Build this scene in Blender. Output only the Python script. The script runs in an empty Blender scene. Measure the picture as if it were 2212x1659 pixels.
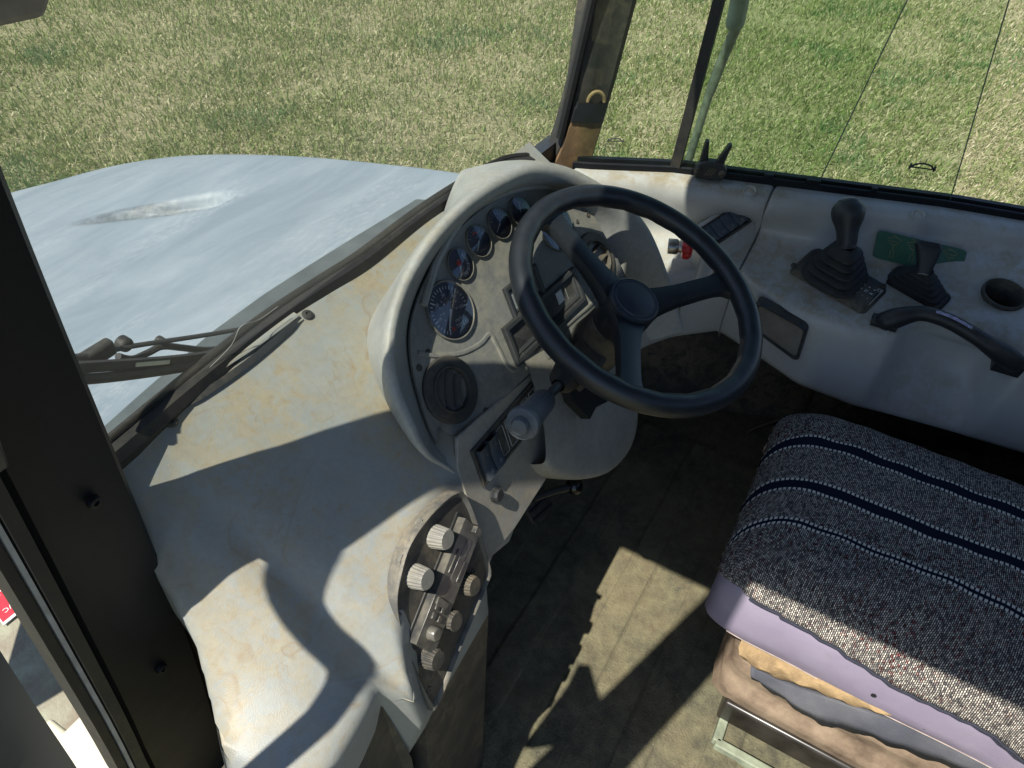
import bpy, bmesh, math, random
import numpy as np
from math import sin, cos, radians, pi, sqrt, atan2, hypot
from mathutils import Vector, Matrix
random.seed(7); rng = np.random.default_rng(7)
sc = bpy.context.scene
col = sc.collection

# ------------------------------------------------------------------ camera
CP = np.array([-0.881, -0.234, 1.470])
PITCH, HEAD, ROLL = radians(43), radians(26), radians(5)
_h = np.array([cos(HEAD), sin(HEAD), 0]); _r0 = np.array([sin(HEAD), -cos(HEAD), 0]); _z = np.array([0, 0, 1.])
FW = _h*cos(PITCH)-_z*sin(PITCH); _u0 = _h*sin(PITCH)+_z*cos(PITCH)
RT = _r0*cos(ROLL)+_u0*sin(ROLL); UP = _u0*cos(ROLL)-_r0*sin(ROLL)
IW, IH, FL = 2212., 1659., 1533.
cam = bpy.data.objects.new("camera", bpy.data.cameras.new("camera")); col.objects.link(cam)
m = Matrix.Identity(4)
for i in range(3):
    m[i][0] = RT[i]; m[i][1] = UP[i]; m[i][2] = -FW[i]; m[i][3] = CP[i]
cam.matrix_world = m
cam.data.sensor_width = 36; cam.data.lens = 36*FL/IW; cam.data.clip_start = .02; cam.data.clip_end = 500
sc.camera = cam

# ------------------------------------------------------------------ light
SUN_EL, SUN_AZ = radians(57.5), radians(162)        # azimuth counter-clockwise from +X
S = Vector((cos(SUN_AZ)*cos(SUN_EL), sin(SUN_AZ)*cos(SUN_EL), sin(SUN_EL)))
w = bpy.data.worlds.new("World"); sc.world = w; w.use_nodes = True
nt = w.node_tree; nt.nodes.clear()
sky = nt.nodes.new("ShaderNodeTexSky"); sky.sky_type = 'NISHITA'; sky.sun_disc = False
sky.ozone_density = 3.0; sky.dust_density = .6; sky.sun_elevation = SUN_EL; sky.sun_rotation = pi/2-SUN_AZ
bg = nt.nodes.new("ShaderNodeBackground"); bg.inputs[1].default_value = .105
wo = nt.nodes.new("ShaderNodeOutputWorld")
nt.links.new(sky.outputs[0], bg.inputs[0]); nt.links.new(bg.outputs[0], wo.inputs[0])
sl = bpy.data.lights.new("sun", 'SUN'); sl.energy = 4.9; sl.angle = radians(.55); sl.color = (1, .955, .86)
so = bpy.data.objects.new("sun", sl); col.objects.link(so)
so.rotation_euler = S.to_track_quat('Z', 'Y').to_euler()
sc.view_settings.view_transform = 'Standard'; sc.view_settings.look = 'None'
sc.view_settings.exposure = 0.52; sc.view_settings.gamma = 1
sc.cycles.max_bounces = 8; sc.cycles.diffuse_bounces = 4; sc.cycles.glossy_bounces = 3
sc.cycles.transparent_max_bounces = 16; sc.cycles.transmission_bounces = 4
sc.cycles.use_denoising = True; sc.cycles.caustics_reflective = False; sc.cycles.caustics_refractive = False

# ------------------------------------------------------------------ measuring helpers
# (the photograph was surveyed: a picture point plus a known real plane gives a place in the cab)
def ray(x, y): return FW+RT*(x-IW/2)/FL+UP*(IH/2-y)/FL
def onpl(x, y, p0, n):
    d = ray(x, y); n = np.array(n, float); p0 = np.array(p0, float)
    return CP+d*(np.dot(p0-CP, n)/np.dot(d, n))
def Zp(x, y, z): return onpl(x, y, (0, 0, z), (0, 0, 1))
def Xp(x, y, v): return onpl(x, y, (v, 0, 0), (1, 0, 0))
def Yp(x, y, v): return onpl(x, y, (0, v, 0), (0, 1, 0))
A30 = radians(30)
FO = np.array([0, .12, .70]); FX = np.array([1., 0, 0]); FT = np.array([0, sin(A30), cos(A30)]); FN = np.array([0, -cos(A30), sin(A30)])
def F(s, t, d=0): return FO+FX*s+FT*t+FN*d          # dashboard face: across, up the face, towards the driver
_A, _Y = radians(38), radians(-5)
PN = np.array([sin(_Y)*cos(_A), -cos(_Y)*cos(_A), sin(_A)]); PXa = np.array([cos(_Y), sin(_Y), 0]); PTa = np.cross(PN, PXa)
PO = F(-.05, .03)
def PF(s, t, d=0):                                   # same, on the steeper instrument panel plane
    q = F(s, t, d)-CP; return CP+q*(np.dot(PO+PN*d-CP, PN)/np.dot(q, PN))
_L = radians(22)
LN = np.array([0, -cos(_L), sin(_L)]); LT_ = np.array([0, sin(_L), cos(_L)])
LO = FO.copy()
def LF(s, t, d=0):                                   # the steeper lower fascia
    q = F(s, t, d)-CP; return CP+q*(np.dot(LO+LN*d-CP, LN)/np.dot(q, LN))
def fp(x, y, d=0):
    q = onpl(x, y, FO+FN*d, FN); return (float((q-FO)@FX), float((q-FO)@FT))
def CT(x, y, up=0): return onpl(x, y, (.62, 0, .60+up), (-.25, 0, 1))   # sloping top of the side console
CTN = np.array([-.25, 0, 1])/hypot(.25, 1)
CTX = np.array([1, 0, .25])/hypot(.25, 1)

# ------------------------------------------------------------------ mesh helpers
def tag(o, label=None, cat=None, group=None, kind=None):
    if label: o['label'] = label
    if cat: o['category'] = cat
    if group: o['group'] = group
    if kind: o['kind'] = kind
    return o
def empty(name, loc, label, cat, group=None):
    o = bpy.data.objects.new(name, None); col.objects.link(o); o.location = loc; o.empty_display_size = .05
    return tag(o, label, cat, group)
class MB:
    def __init__(s): s.v = []; s.f = []; s.uv = None
    def add(s, vs, fs):
        b = len(s.v); s.v += [tuple(float(c) for c in p) for p in vs]; s.f += [tuple(i+b for i in f) for f in fs]; return s
    def box(s, c, sz, M=None):
        c = np.array(c, float); h = np.array(sz, float)/2
        M = np.eye(3) if M is None else np.array(M)      # rows are the axes
        vs = [c+(i*h[0])*M[0]+(j*h[1])*M[1]+(k*h[2])*M[2] for i in (-1, 1) for j in (-1, 1) for k in (-1, 1)]
        return s.add(vs, [(0, 1, 3, 2), (4, 6, 7, 5), (0, 4, 5, 1), (2, 3, 7, 6), (0, 2, 6, 4), (1, 5, 7, 3)])
    def grid(s, rows, close=False):
        n = len(rows[0]); vs = [p for r in rows for p in r]; fs = []
        for i in range(len(rows)-1):
            for j in range(n if close else n-1):
                k = (j+1) % n
                fs.append((i*n+j, i*n+k, (i+1)*n+k, (i+1)*n+j))
        return s.add(vs, fs)
    def tube(s, path, rad, seg=12, cap=True, flat=1.0, up=None):
        P = [np.array(p, float) for p in path]; rows = []
        R = rad if hasattr(rad, '__len__') else [rad]*len(P)
        ref = np.array(up if up is not None else (0.13, 0.21, 1.0))
        for i, p in enumerate(P):
            t = P[min(i+1, len(P)-1)]-P[max(i-1, 0)]; t /= np.linalg.norm(t)+1e-12
            a = np.cross(t, ref); a /= np.linalg.norm(a)+1e-12; b = np.cross(a, t)
            rows.append([p+R[i]*(a*cos(q)+flat*b*sin(q)) for q in np.linspace(0, 2*pi, seg, endpoint=False)])
        s.grid(rows, True)
        if cap:
            s.add(rows[0], [tuple(range(seg))[::-1]]); s.add(rows[-1], [tuple(range(seg))])
        return s
    def lathe(s, c, ax, prof, seg=32, sx=None, a0=0., a1=2*pi):
        """prof: (radius, height along ax)"""
        c = np.array(c, float); n = np.array(ax, float); n /= np.linalg.norm(n)
        r = np.array(sx if sx is not None else (1, .01, .02), float); a = r-n*(r@n); a /= np.linalg.norm(a); b = np.cross(n, a)
        full = abs(a1-a0-2*pi) < 1e-6
        th = np.linspace(a0, a1, seg, endpoint=not full)
        rows = [[c+n*h+max(rr, 1e-5)*(a*cos(t)+b*sin(t)) for t in th] for rr, h in prof]
        return s.grid(rows, full)
    def prism(s, pts, n, d):
        """planar outline pushed by d along n"""
        n = np.array(n, float); n /= np.linalg.norm(n); k = len(pts)
        A = [np.array(p, float) for p in pts]; B = [p+n*d for p in A]
        return s.add(A+B, [tuple(range(k))[::-1], tuple(range(k, 2*k))]+[(i, (i+1) % k, k+(i+1) % k, k+i) for i in range(k)])
    def build(s, name, mat, parent=None, smooth=True, bevel=0, seg=2, sub=0, solid=0, ang=40):
        me = bpy.data.meshes.new(name); me.from_pydata(s.v, [], s.f); me.validate()
        bm = bmesh.new(); bm.from_mesh(me); bmesh.ops.remove_doubles(bm, verts=bm.verts, dist=1e-6)
        bmesh.ops.recalc_face_normals(bm, faces=bm.faces); bm.to_mesh(me); bm.free()
        o = bpy.data.objects.new(name, me); col.objects.link(o)
        for mt in (mat if isinstance(mat, (list, tuple)) else [mat]): me.materials.append(mt)
        if parent is not None: attach(o, parent)
        if solid:
            q = o.modifiers.new("s", 'SOLIDIFY'); q.thickness = solid; q.offset = -1
        if sub:
            q = o.modifiers.new("d", 'SUBSURF'); q.levels = sub; q.render_levels = sub
        if bevel:
            q = o.modifiers.new("b", 'BEVEL'); q.width = bevel; q.segments = seg; q.limit_method = 'ANGLE'; q.angle_limit = radians(35)
        if smooth:
            for p in me.polygons: p.use_smooth = True
            if not sub:
                try: me.set_sharp_from_angle(angle=radians(ang))
                except Exception: pass
        return o
_wl = {}
def attach(o, parent):
    o.parent = parent
    wp = Matrix.Identity(4); q = parent; chain = []
    while q is not None: chain.append(q); q = q.parent
    for q in reversed(chain):
        wp = wp @ q.matrix_parent_inverse @ Matrix.LocRotScale(q.location, q.rotation_euler, q.scale)
    o.matrix_parent_inverse = wp.inverted()
def text(name, body, size, c, ex, ey, mat, parent=None, align='CENTER', lift=.0004, flipx=False):
    """flat printed lettering lying on a surface"""
    cu = bpy.data.curves.new(name, 'FONT'); cu.body = body; cu.size = size; cu.align_x = align; cu.align_y = 'CENTER'
    cu.resolution_u = 2
    t = bpy.data.objects.new(name, cu); col.objects.link(t)
    dg = bpy.context.evaluated_depsgraph_get(); dg.update()
    me = bpy.data.meshes.new_from_object(t.evaluated_get(dg)); bpy.data.objects.remove(t)
    ex = np.array(ex, float); ex /= np.linalg.norm(ex); ey = np.array(ey, float); ey = ey-ex*(ex@ey); ey /= np.linalg.norm(ey)
    nz = np.cross(ex, ey); c = np.array(c, float)
    vs = [c+ex*v.co.x*(-1 if flipx else 1)+ey*v.co.y+nz*lift for v in me.vertices]
    return vs, [tuple(p.vertices) for p in me.polygons]
def cr(pts, n=8, closed=False):
    """Catmull-Rom through points"""
    P = [np.array(p, float) for p in pts]; out = []
    N = len(P); rngk = range(N if closed else N-1)
    for i in rngk:
        if closed: a, b, c, d = P[i-1], P[i], P[(i+1) % N], P[(i+2) % N]
        else: a, b, c, d = P[max(i-1, 0)], P[i], P[i+1], P[min(i+2, N-1)]
        for k in range(n):
            t = k/n
            out.append(.5*((2*b)+(c-a)*t+(2*a-5*b+4*c-d)*t*t+(3*b-a-3*c+d)*t**3))
    if not closed: out.append(P[-1])
    return out
def resample(pts, n):
    P = np.array(pts, float); L = np.r_[0, np.cumsum(np.linalg.norm(np.diff(P, axis=0), axis=1))]
    q = np.linspace(0, L[-1], n); return [np.array([np.interp(x, L, P[:, k]) for k in range(P.shape[1])]) for x in q]
def lerp(x, xs, ys): return float(np.interp(x, xs, ys))
def rrect(cx, cy, w, h, r, n=5):
    out = []
    for (sx, sy, a0) in ((1, 1, 0), (-1, 1, 90), (-1, -1, 180), (1, -1, 270)):
        for k in range(n):
            a = radians(a0+90*k/(n-1)); out.append((cx+sx*(w/2-r)+r*cos(a), cy+sy*(h/2-r)+r*sin(a)))
    return out

# ------------------------------------------------------------------ materials
class N:
    def __init__(s, name):
        s.m = bpy.data.materials.new(name); s.m.use_nodes = True; s.t = s.m.node_tree; s.t.nodes.clear()
        s.out = s.t.nodes.new("ShaderNodeOutputMaterial"); s.co = s.t.nodes.new("ShaderNodeTexCoord")
        s.geo = None
    def n(s, typ, ins=None, **kw):
        q = s.t.nodes.new("ShaderNode"+typ)
        for k, v in kw.items(): setattr(q, k, v)
        for k, v in (ins or {}).items(): s.set(q, k, v)
        return q
    def set(s, q, k, v):
        i = q.inputs[k]
        if hasattr(v, 'outputs'): s.t.links.new(v.outputs[0], i)
        elif hasattr(v, 'is_output'): s.t.links.new(v, i)
        else:
            if hasattr(i.default_value, '__len__') and not hasattr(v, '__len__'): v = (v, v, v, 1)[:len(i.default_value)]
            if hasattr(v, '__len__') and len(v) == 3 and len(i.default_value) == 4: v = (*v, 1)
            i.default_value = v
    def noise(s, scale, detail=4, rough=.55, vec=None, dist=0., stretch=None):
        v = vec if vec is not None else s.co.outputs['Object']
        if stretch is not None:
            v = s.n("Mapping", {'Vector': v, 'Scale': stretch}).outputs[0]
        return s.n("TexNoise", {'Vector': v, 'Scale': scale, 'Detail': detail, 'Roughness': rough, 'Distortion': dist}).outputs[0]
    def ramp(s, f, stops):
        q = s.n("ValToRGB", {'Fac': f}); e = q.color_ramp.elements
        while len(e) < len(stops): e.new(.5)
        for i, (p, c) in enumerate(stops):
            e[i].position = p; e[i].color = (c, c, c, 1) if not hasattr(c, '__len__') else (*c, 1)
        return q.outputs[0]
    def mix(s, f, a, b, mode='MIX'):
        q = s.n("Mix", data_type='RGBA', blend_type=mode); s.set(q, 0, f)
        s.set(q, 6, a); s.set(q, 7, b); return q.outputs[2]
    def math(s, op, a, b=0., clamp=False):
        q = s.n("Math", operation=op, use_clamp=clamp); s.set(q, 0, a); s.set(q, 1, b); return q.outputs[0]
    def up(s, lo=.2, hi=.9):
        g = s.n("NewGeometry"); x = s.n("SeparateXYZ", {'Vector': g.outputs['Normal']})
        return s.n("MapRange", {'Value': x.outputs[2], 'From Min': lo, 'From Max': hi}).outputs[0]
    def pbr(s, color, rough=.5, bump=None, bstr=.2, bdist=.001, metal=0., spec=.5, **kw):
        p = s.n("BsdfPrincipled"); s.set(p, 'Base Color', color); s.set(p, 'Roughness', rough); s.set(p, 'Metallic', metal)
        s.set(p, 'Specular IOR Level', spec)
        for k, v in kw.items(): s.set(p, k, v)
        if bump is not None:
            b = s.n("Bump", {'Height': bump, 'Strength': bstr, 'Distance': bdist}); s.set(p, 'Normal', b.outputs[0])
        s.t.links.new(p.outputs[0], s.out.inputs[0]); return s.m

def plastic(name, base, dust=(.46, .36, .20), amt=.5, bias=0., mot=1., dirt_at=None, stains=True, rough=.5, grain=700, bstr=.25, spec=.4, updust=True, spec_var=.05):
    k = N(name)
    big = k.noise(3.2, 6, .62); mid = k.noise(16, 6, .62, dist=.6); fine = k.noise(120, 3, .6)
    c = k.mix(k.ramp(mid, [(.3, 0.), (.75, 1.)]), [x*(1-.14*mot) for x in base], [min(1, x*(1+.12*mot)) for x in base])
    mask = k.math('MULTIPLY', k.ramp(big, [(.42-bias, 0.), (.60-bias, 1.)]), k.ramp(k.noise(30, 8, .74, dist=.5), [(.40, 0.05), (.57, 1.)]))
    if dirt_at:
        for dx_, dy_, dz_, rr_ in dirt_at:
            dv = k.n('VectorMath', {0: k.co.outputs['Object'], 1: (dx_, dy_, dz_)}, operation='DISTANCE').outputs['Value']
            mask = k.math('MAXIMUM', mask, k.math('MULTIPLY', k.ramp(k.math('DIVIDE', dv, rr_), [(.35, 1.), (1., 0.)]), k.ramp(k.noise(34, 7, .72, dist=.5), [(.42, 0.), (.58, 1.)])))
    if updust: mask = k.math('MULTIPLY', mask, k.up(.1, .85))
    c = k.mix(k.math('MULTIPLY', mask, amt), c, dust)
    if stains:   # dried water rings: thin brown contour lines
        nz = k.noise(7.5, 3, .5, dist=.5)
        ring = k.ramp(nz, [(.545, 0.), (.556, 1.), (.562, .35), (.60, .0)])
        nz2 = k.noise(15, 3, .55, dist=.8)
        ring2 = k.ramp(nz2, [(.60, 0.), (.612, 1.), (.620, .2), (.66, .0)])
        rr = k.math('MULTIPLY', k.math('MAXIMUM', ring, k.math('MULTIPLY', ring2, .8)), k.up(.1, .8))
        rr = k.math('MULTIPLY', rr, k.ramp(k.noise(9, 4, .7), [(.42, 0.), (.6, 1.)]))
        c = k.mix(k.math('MULTIPLY', rr, .55), c, (.24, .17, .09))
        c = k.mix(k.math('MULTIPLY', k.ramp(k.noise(70, 5, .75), [(.52, 0.), (.68, 1.)]), k.math('MULTIPLY', mask, .55)), c, (.27, .19, .10))
    scr = k.ramp(fine, [(.3, 1-.10*mot), (.7, 1+.08*mot)])
    c = k.mix(1., c, scr, 'MULTIPLY')
    r = k.ramp(mid, [(.2, max(.05, rough-spec_var)), (.8, min(1, rough+spec_var*2))])
    h = k.math('ADD', k.n("TexVoronoi", {'Vector': k.co.outputs['Object'], 'Scale': grain}).outputs[0], k.math('MULTIPLY', k.noise(60, 3), .4))
    return k.pbr(c, r, h, bstr, .0006, spec=spec)
M_dash = plastic("dash_plastic", (.285, .303, .29), dust=(.335, .285, .185), amt=.8, rough=.46, bias=.09, mot=.5, bstr=.22, grain=600, dirt_at=[(-.30, .27, .77, .10), (-.34, .20, .73, .09), (-.62, .20, .66, .12), (-.45, .33, .80, .12)])
M_cons = plastic("console_plastic", (.47, .475, .46), dust=(.36, .30, .20), amt=.85, stains=False, rough=.30, bias=.05, bstr=.10, mot=.3, dirt_at=[(.64, -.15, .61, .10), (.69, -.34, .615, .08), (.70, -.50, .62, .10), (.62, -.40, .60, .07), (.56, -.62, .58, .09), (.66, -.02, .63, .11), (.75, -.62, .64, .08)])
M_cowl = plastic("binnacle_plastic", (.33, .335, .315), dust=(.42, .36, .24), amt=.5, stains=False, rough=.5)
M_fasc = plastic("fascia_plastic", (.30, .29, .255), dust=(.36, .30, .2), amt=.6, stains=False, rough=.55, updust=False)
M_panel = plastic("panel_plastic", (.18, .183, .172), dust=(.33, .305, .235), amt=.6, bias=.05, stains=False, rough=.5, updust=False, grain=1500)
M_black = plastic("black_plastic", (.030, .033, .035), dust=(.16, .13, .09), amt=.35, stains=False, rough=.42, grain=1500, bstr=.12)
M_dusty = plastic("dusty_black_plastic", (.045, .045, .043), dust=(.22, .18, .12), amt=.6, stains=False, rough=.55, updust=False, grain=1500)
M_rubber = plastic("black_rubber", (.018, .019, .020), dust=(.10, .085, .06), amt=.3, stains=False, rough=.6, updust=False)
M_wheel = plastic("wheel_rim", (.016, .02, .026), dust=(.1, .09, .07), amt=.12, stains=False, rough=.36, grain=1600, bstr=.12, spec=.55)
M_paint = plastic("black_frame_paint", (.010, .012, .015), dust=(.05, .05, .05), amt=.2, stains=False, rough=.5, grain=300, bstr=.15, spec=.25)
M_rust = plastic("dirty_pillar", (.20, .13, .07), dust=(.50, .31, .14), amt=1., stains=False, rough=.8, updust=False)
M_foam = plastic("foam", (.42, .29, .15), dust=(.15, .10, .06), amt=.9, bias=.05, stains=False, rough=.95, updust=False, grain=250, bstr=.8)
M_knob = plastic("knob_grey", (.25, .245, .22), dust=(.36, .32, .24), amt=.5, stains=False, rough=.45, updust=False)
M_floor = None
def simple(name, c, rough=.5, metal=0., spec=.5, nz=None, amt=.25, **kw):
    k = N(name); f = k.noise(nz or 40, 4)
    cc = k.mix(k.ramp(f, [(.3, 0.), (.7, 1.)]), [x*(1-amt) for x in c], [min(1, x*(1+amt)) for x in c])
    return k.pbr(cc, rough, metal=metal, spec=spec, **kw)
M_red = simple("red_button", (.62, .03, .035), .35)
M_metal = simple("metal", (.5, .5, .48), .35, 1., nz=90)
M_white = simple("print_white", (.75, .75, .72), .6, amt=.06)
M_print = simple("print_grey", (.30, .30, .28), .7)
M_printdark = simple("etched_print", (.05, .055, .05), .8)
M_dial = simple("dial_face", (.036, .052, .090), .5, amt=.1)
M_screen = simple("lcd_screen", (.23, .25, .24), .25, nz=60)
M_redmark = simple("red_print", (.55, .05, .05), .6)
M_green = None
k = N("green_decal"); g1 = k.noise(30, 5)
c = k.mix(k.ramp(g1, [(.3, 0.), (.7, 1.)]), (.028, .105, .065), (.05, .15, .09))
M_green = k.pbr(c, .45, k.noise(300), .1)
M_gold = simple("faded_print", (.36, .30, .12), .6)
M_cream = simple("cream_paint", (.75, .70, .56), .5, nz=12, amt=.1)
M_redsign = simple("red_sign", (.62, .04, .06), .45, amt=.08)
# dash instrument glass / window glass: real clear panes
def glass(name, tint, refl=1.0, dirt=.0, dirtc=(.5, .47, .4), dscale=3., rough=0.02):
    k = N(name)
    tr = k.n("BsdfTransparent", {'Color': tint}); gl = k.n("BsdfGlossy", {'Color': (1, 1, 1), 'Roughness': rough})
    fr = k.n("LayerWeight", {'Blend': .12})
    fac = k.math('MULTIPLY', k.math('ADD', k.math('MULTIPLY', fr.outputs['Fresnel'], .8), .03), refl, True)
    mx = k.n("MixShader"); k.set(mx, 0, fac); k.t.links.new(tr.outputs[0], mx.inputs[1]); k.t.links.new(gl.outputs[0], mx.inputs[2])
    last = mx
    if dirt:
        df = k.n("BsdfDiffuse", {'Color': dirtc})
        tl = k.n("BsdfTranslucent", {'Color': dirtc}); ad = k.n("AddShader")
        md = k.n("MixShader"); k.set(md, 0, .5); k.t.links.new(df.outputs[0], md.inputs[1]); k.t.links.new(tl.outputs[0], md.inputs[2])
        f = k.math('MULTIPLY', k.ramp(k.noise(dscale, 5, .6), [(.3, .35), (.75, 1.)]), dirt)
        m2 = k.n("MixShader"); k.set(m2, 0, f); k.t.links.new(mx.outputs[0], m2.inputs[1]); k.t.links.new(md.outputs[0], m2.inputs[2]); last = m2
    k.t.links.new(last.outputs[0], k.out.inputs[0]); return k.m
G_wind = glass("windscreen_glass", (.86, .89, .85), .30, .17, (.5, .48, .40), 2.5)
G_front = glass("clear_side_glass", (.86, .92, .86), .7, .03)
G_slide = glass("green_side_glass", (.77, .865, .75), .7, .03)
G_gauge = glass("gauge_glass", (.93, .94, .96), 2.2, .03, rough=.05)

# ------------------------------------------------------------------ ground and grass
GZ = -1.85
k = N("meadow_soil"); g1 = k.noise(.9, 5, .6); g2 = k.noise(5, 5, .6); g3 = k.noise(60, 4, .65)
c = k.mix(k.ramp(g1, [(.35, 0.), (.65, 1.)]), (.27, .255, .15), (.20, .225, .10))
c = k.mix(k.ramp(g3, [(.35, 0.), (.7, 1.)]), c, (.30, .26, .16))
c = k.mix(k.ramp(g2, [(.62, 0.), (.78, .6)]), c, (.34, .29, .2))
M_soil = k.pbr(c, 1., g3, .8, .02, spec=.1)
gm = MB(); gm.add([(-300, -300, GZ), (300, -300, GZ), (300, 300, GZ), (-300, 300, GZ)], [(0, 1, 2, 3)])
tag(gm.build("ground", M_soil, smooth=False), kind='structure')
def smooth_noise(x, y, sc_, seed):
    r = np.random.default_rng(seed); T = r.random((64, 64))
    u = x*sc_ % 64; v = y*sc_ % 64; i = u.astype(int); j = v.astype(int); fu = u-i; fv = v-j
    fu = fu*fu*(3-2*fu); fv = fv*fv*(3-2*fv); i2 = (i+1) % 64; j2 = (j+1) % 64
    return (T[i % 64, j % 64]*(1-fu)+T[i2, j % 64]*fu)*(1-fv)+(T[i % 64, j2]*(1-fu)+T[i2, j2]*fu)*fv
def make_grass(n):
    # denser close to the truck, thinning out with distance
    r = np.sqrt(rng.random(n)*(22**.8-2.2**.8)+2.2**.8) if False else (rng.random(n)*(21**.45-2.3**.45)+2.3**.45)**(1/.45)
    a = rng.uniform(radians(-32), radians(92), n)
    x = -0.9+r*np.cos(a); y = -.25+r*np.sin(a)
    nz = .5*smooth_noise(x, y, .9, 1)+.3*smooth_noise(x, y, 2.7, 2)+.2*smooth_noise(x, y, 7., 3)
    keep = rng.random(n) < np.clip((nz-.1)*2.4, .6, 1)
    x, y, r, nz = x[keep], y[keep], r[keep], nz[keep]; n = len(x)
    dry = rng.random(n) < np.clip(.70-.62*nz-.012*y+.012*x, .22, .75)
    L = rng.uniform(.055, .135, n)*(1+.5*(nz-.5)); L[dry] *= .85
    wd = rng.uniform(.0030, .0056, n)*(.8+r/13.)
    th = rng.normal(radians(215), 1.1, n); lean = np.clip(np.abs(rng.normal(.55, .35, n)), .05, 1.35); lean[dry] = np.clip(lean[dry]+.4, 0, 1.45)
    dx, dy = np.cos(th), np.sin(th)
    fa = rng.uniform(0, 2*pi, n); wx, wy = np.cos(fa)*wd, np.sin(fa)*wd
    V = np.empty((n, 5, 3))
    def P(t, ln): return (x+dx*L*t*np.sin(ln), y+dy*L*t*np.sin(ln), GZ+L*t*np.cos(ln))
    p0 = (x, y, np.full(n, GZ)); p1 = P(.55, lean*.7); p2 = P(1., lean*1.1)
    for i, (p, sg, f) in enumerate(((p0, -1, 1.), (p0, 1, 1.), (p1, 1, .8), (p1, -1, .8), (p2, 0, 0))):
        V[:, i, 0] = p[0]+sg*wx*f; V[:, i, 1] = p[1]+sg*wy*f; V[:, i, 2] = p[2]
    me = bpy.data.meshes.new("grass")
    me.vertices.add(n*5); me.vertices.foreach_set("co", V.ravel())
    b = np.arange(n)*5
    li = np.stack([b, b+1, b+2, b+3, b+3, b+2, b+4], 1).ravel()
    me.loops.add(n*7); me.loops.foreach_set("vertex_index", li.astype(np.int32))
    me.polygons.add(n*2)
    ls = np.stack([np.arange(n)*7, np.arange(n)*7+4], 1).ravel(); me.polygons.foreach_set("loop_start", ls.astype(np.int32))
    try: me.polygons.foreach_set("loop_total", np.tile([4, 3], n).astype(np.int32))
    except Exception: pass
    g = rng.random(n)
    cg = np.stack([.20+.14*g, .275+.13*g, .10+.06*g], 1); blue = nz > .66; cg[blue] *= (.7, .88, .95)
    cd = np.stack([.52+.2*g, .48+.18*g, .31+.15*g], 1)
    C = np.where(dry[:, None], cd, cg); mixv = rng.random(n)[:, None]*.3; C = C*(1-mixv)+mixv*np.array([.26, .26, .10])
    ca = me.color_attributes.new("blade", 'FLOAT_COLOR', 'POINT')
    ca.data.foreach_set("color", np.repeat(np.c_[C, np.ones(n)], 5, 0).ravel().astype(np.float32))
    me.update(calc_edges=True); me.validate()
    k = N("grass_blade"); at = k.n("Attribute", attribute_name="blade")
    df = k.n("BsdfDiffuse", {'Color': at.outputs[0]}); tl = k.n("BsdfTranslucent", {'Color': at.outputs[0]})
    mx = k.n("MixShader"); k.set(mx, 0, .3); k.t.links.new(df.outputs[0], mx.inputs[1]); k.t.links.new(tl.outputs[0], mx.inputs[2])
    k.t.links.new(mx.outputs[0], k.out.inputs[0]); me.materials.append(k.m)
    o = bpy.data.objects.new("grass", me); col.objects.link(o); tag(o, kind='stuff'); return o
make_grass(540000)

# ------------------------------------------------------------------ cab shell
def wsy(z): return .385-.12*(z-.85)                # windscreen plane
sillS = [(-1.25, 1.10), (-.9, 1.01), (-.572, .904), (-.421, .864), (-.184, .774), (.047, .685), (.145, .648), (.304, .549), (.36, .52)]
def sill_x(y): return lerp(y, [p[0] for p in sillS], [p[1] for p in sillS])
SZ = .75
k = N("cab_floor_mat"); g1 = k.noise(4.2, 6, .68); g2 = k.noise(30, 6, .75); g3 = k.noise(220, 3); g4 = k.noise(11, 5, .7, dist=.8)
c = k.mix(k.ramp(g1, [(.40, 0.), (.58, 1.)]), (.08, .076, .055), (.15, .125, .078))
c = k.mix(k.math('MULTIPLY', k.ramp(g2, [(.36, 0.), (.80, 1.)]), .75), c, (.27, .25, .145))
c = k.mix(k.ramp(g4, [(.58, 0.), (.72, .6)]), c, (.045, .055, .05))
sx_ = k.n("SeparateXYZ", {'Vector': k.co.outputs['Object']}); xr = k.math('FRACT', k.math('ADD', k.math('MULTIPLY', sx_.outputs[1], 6.6), k.math('MULTIPLY', sx_.outputs[0], .12)))
groove = k.ramp(xr, [(.0, 1.), (.015, 1.), (.03, 0.), (.40, 0.), (.42, 1.), (.44, 0.)])
c = k.mix(k.math('MULTIPLY', groove, .25), c, (.05, .045, .035))
crumbs = k.ramp(k.noise(150, 2, .6), [(.70, 0.), (.74, 1.)])
c = k.mix(k.math('MULTIPLY', crumbs, .5), c, (.40, .36, .27))
M_floor = k.pbr(c, .85, k.math('ADD', k.math('ADD', g2, g3), k.math('MULTIPLY', crumbs, .8)), .6, .004, spec=.25)
fl = MB(); fl.box((.21, -.40, -.03), (1.95, 1.80, .06))
tag(fl.build("floor", M_floor, smooth=False), kind='structure')
mat_o = MB()                                        # ribbed rubber mat lying on the floor
rib_rows = []
ys = np.linspace(.28, -.9, 260)
for y in ys:
    row = []
    for x in np.linspace(-.62, .60, 40):
        rib = .0045 if (y*6.6+.12*x) % 1 < .42 else 0
        row.append((x, y, .004+rib+.002*sin(31*x+17*y)*cos(23*y)))
    rib_rows.append(row)
mat_o.grid(rib_rows)
tag(mat_o.build("floor_mat", M_floor, ang=180), "dirty ribbed rubber mat covered in dried mud in front of the seat", "floor mat")

cab = empty("cab_frame", (0, 0, 0), "black painted steel cab frame with pillars round the windscreen and side window", "cab frame")
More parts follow.
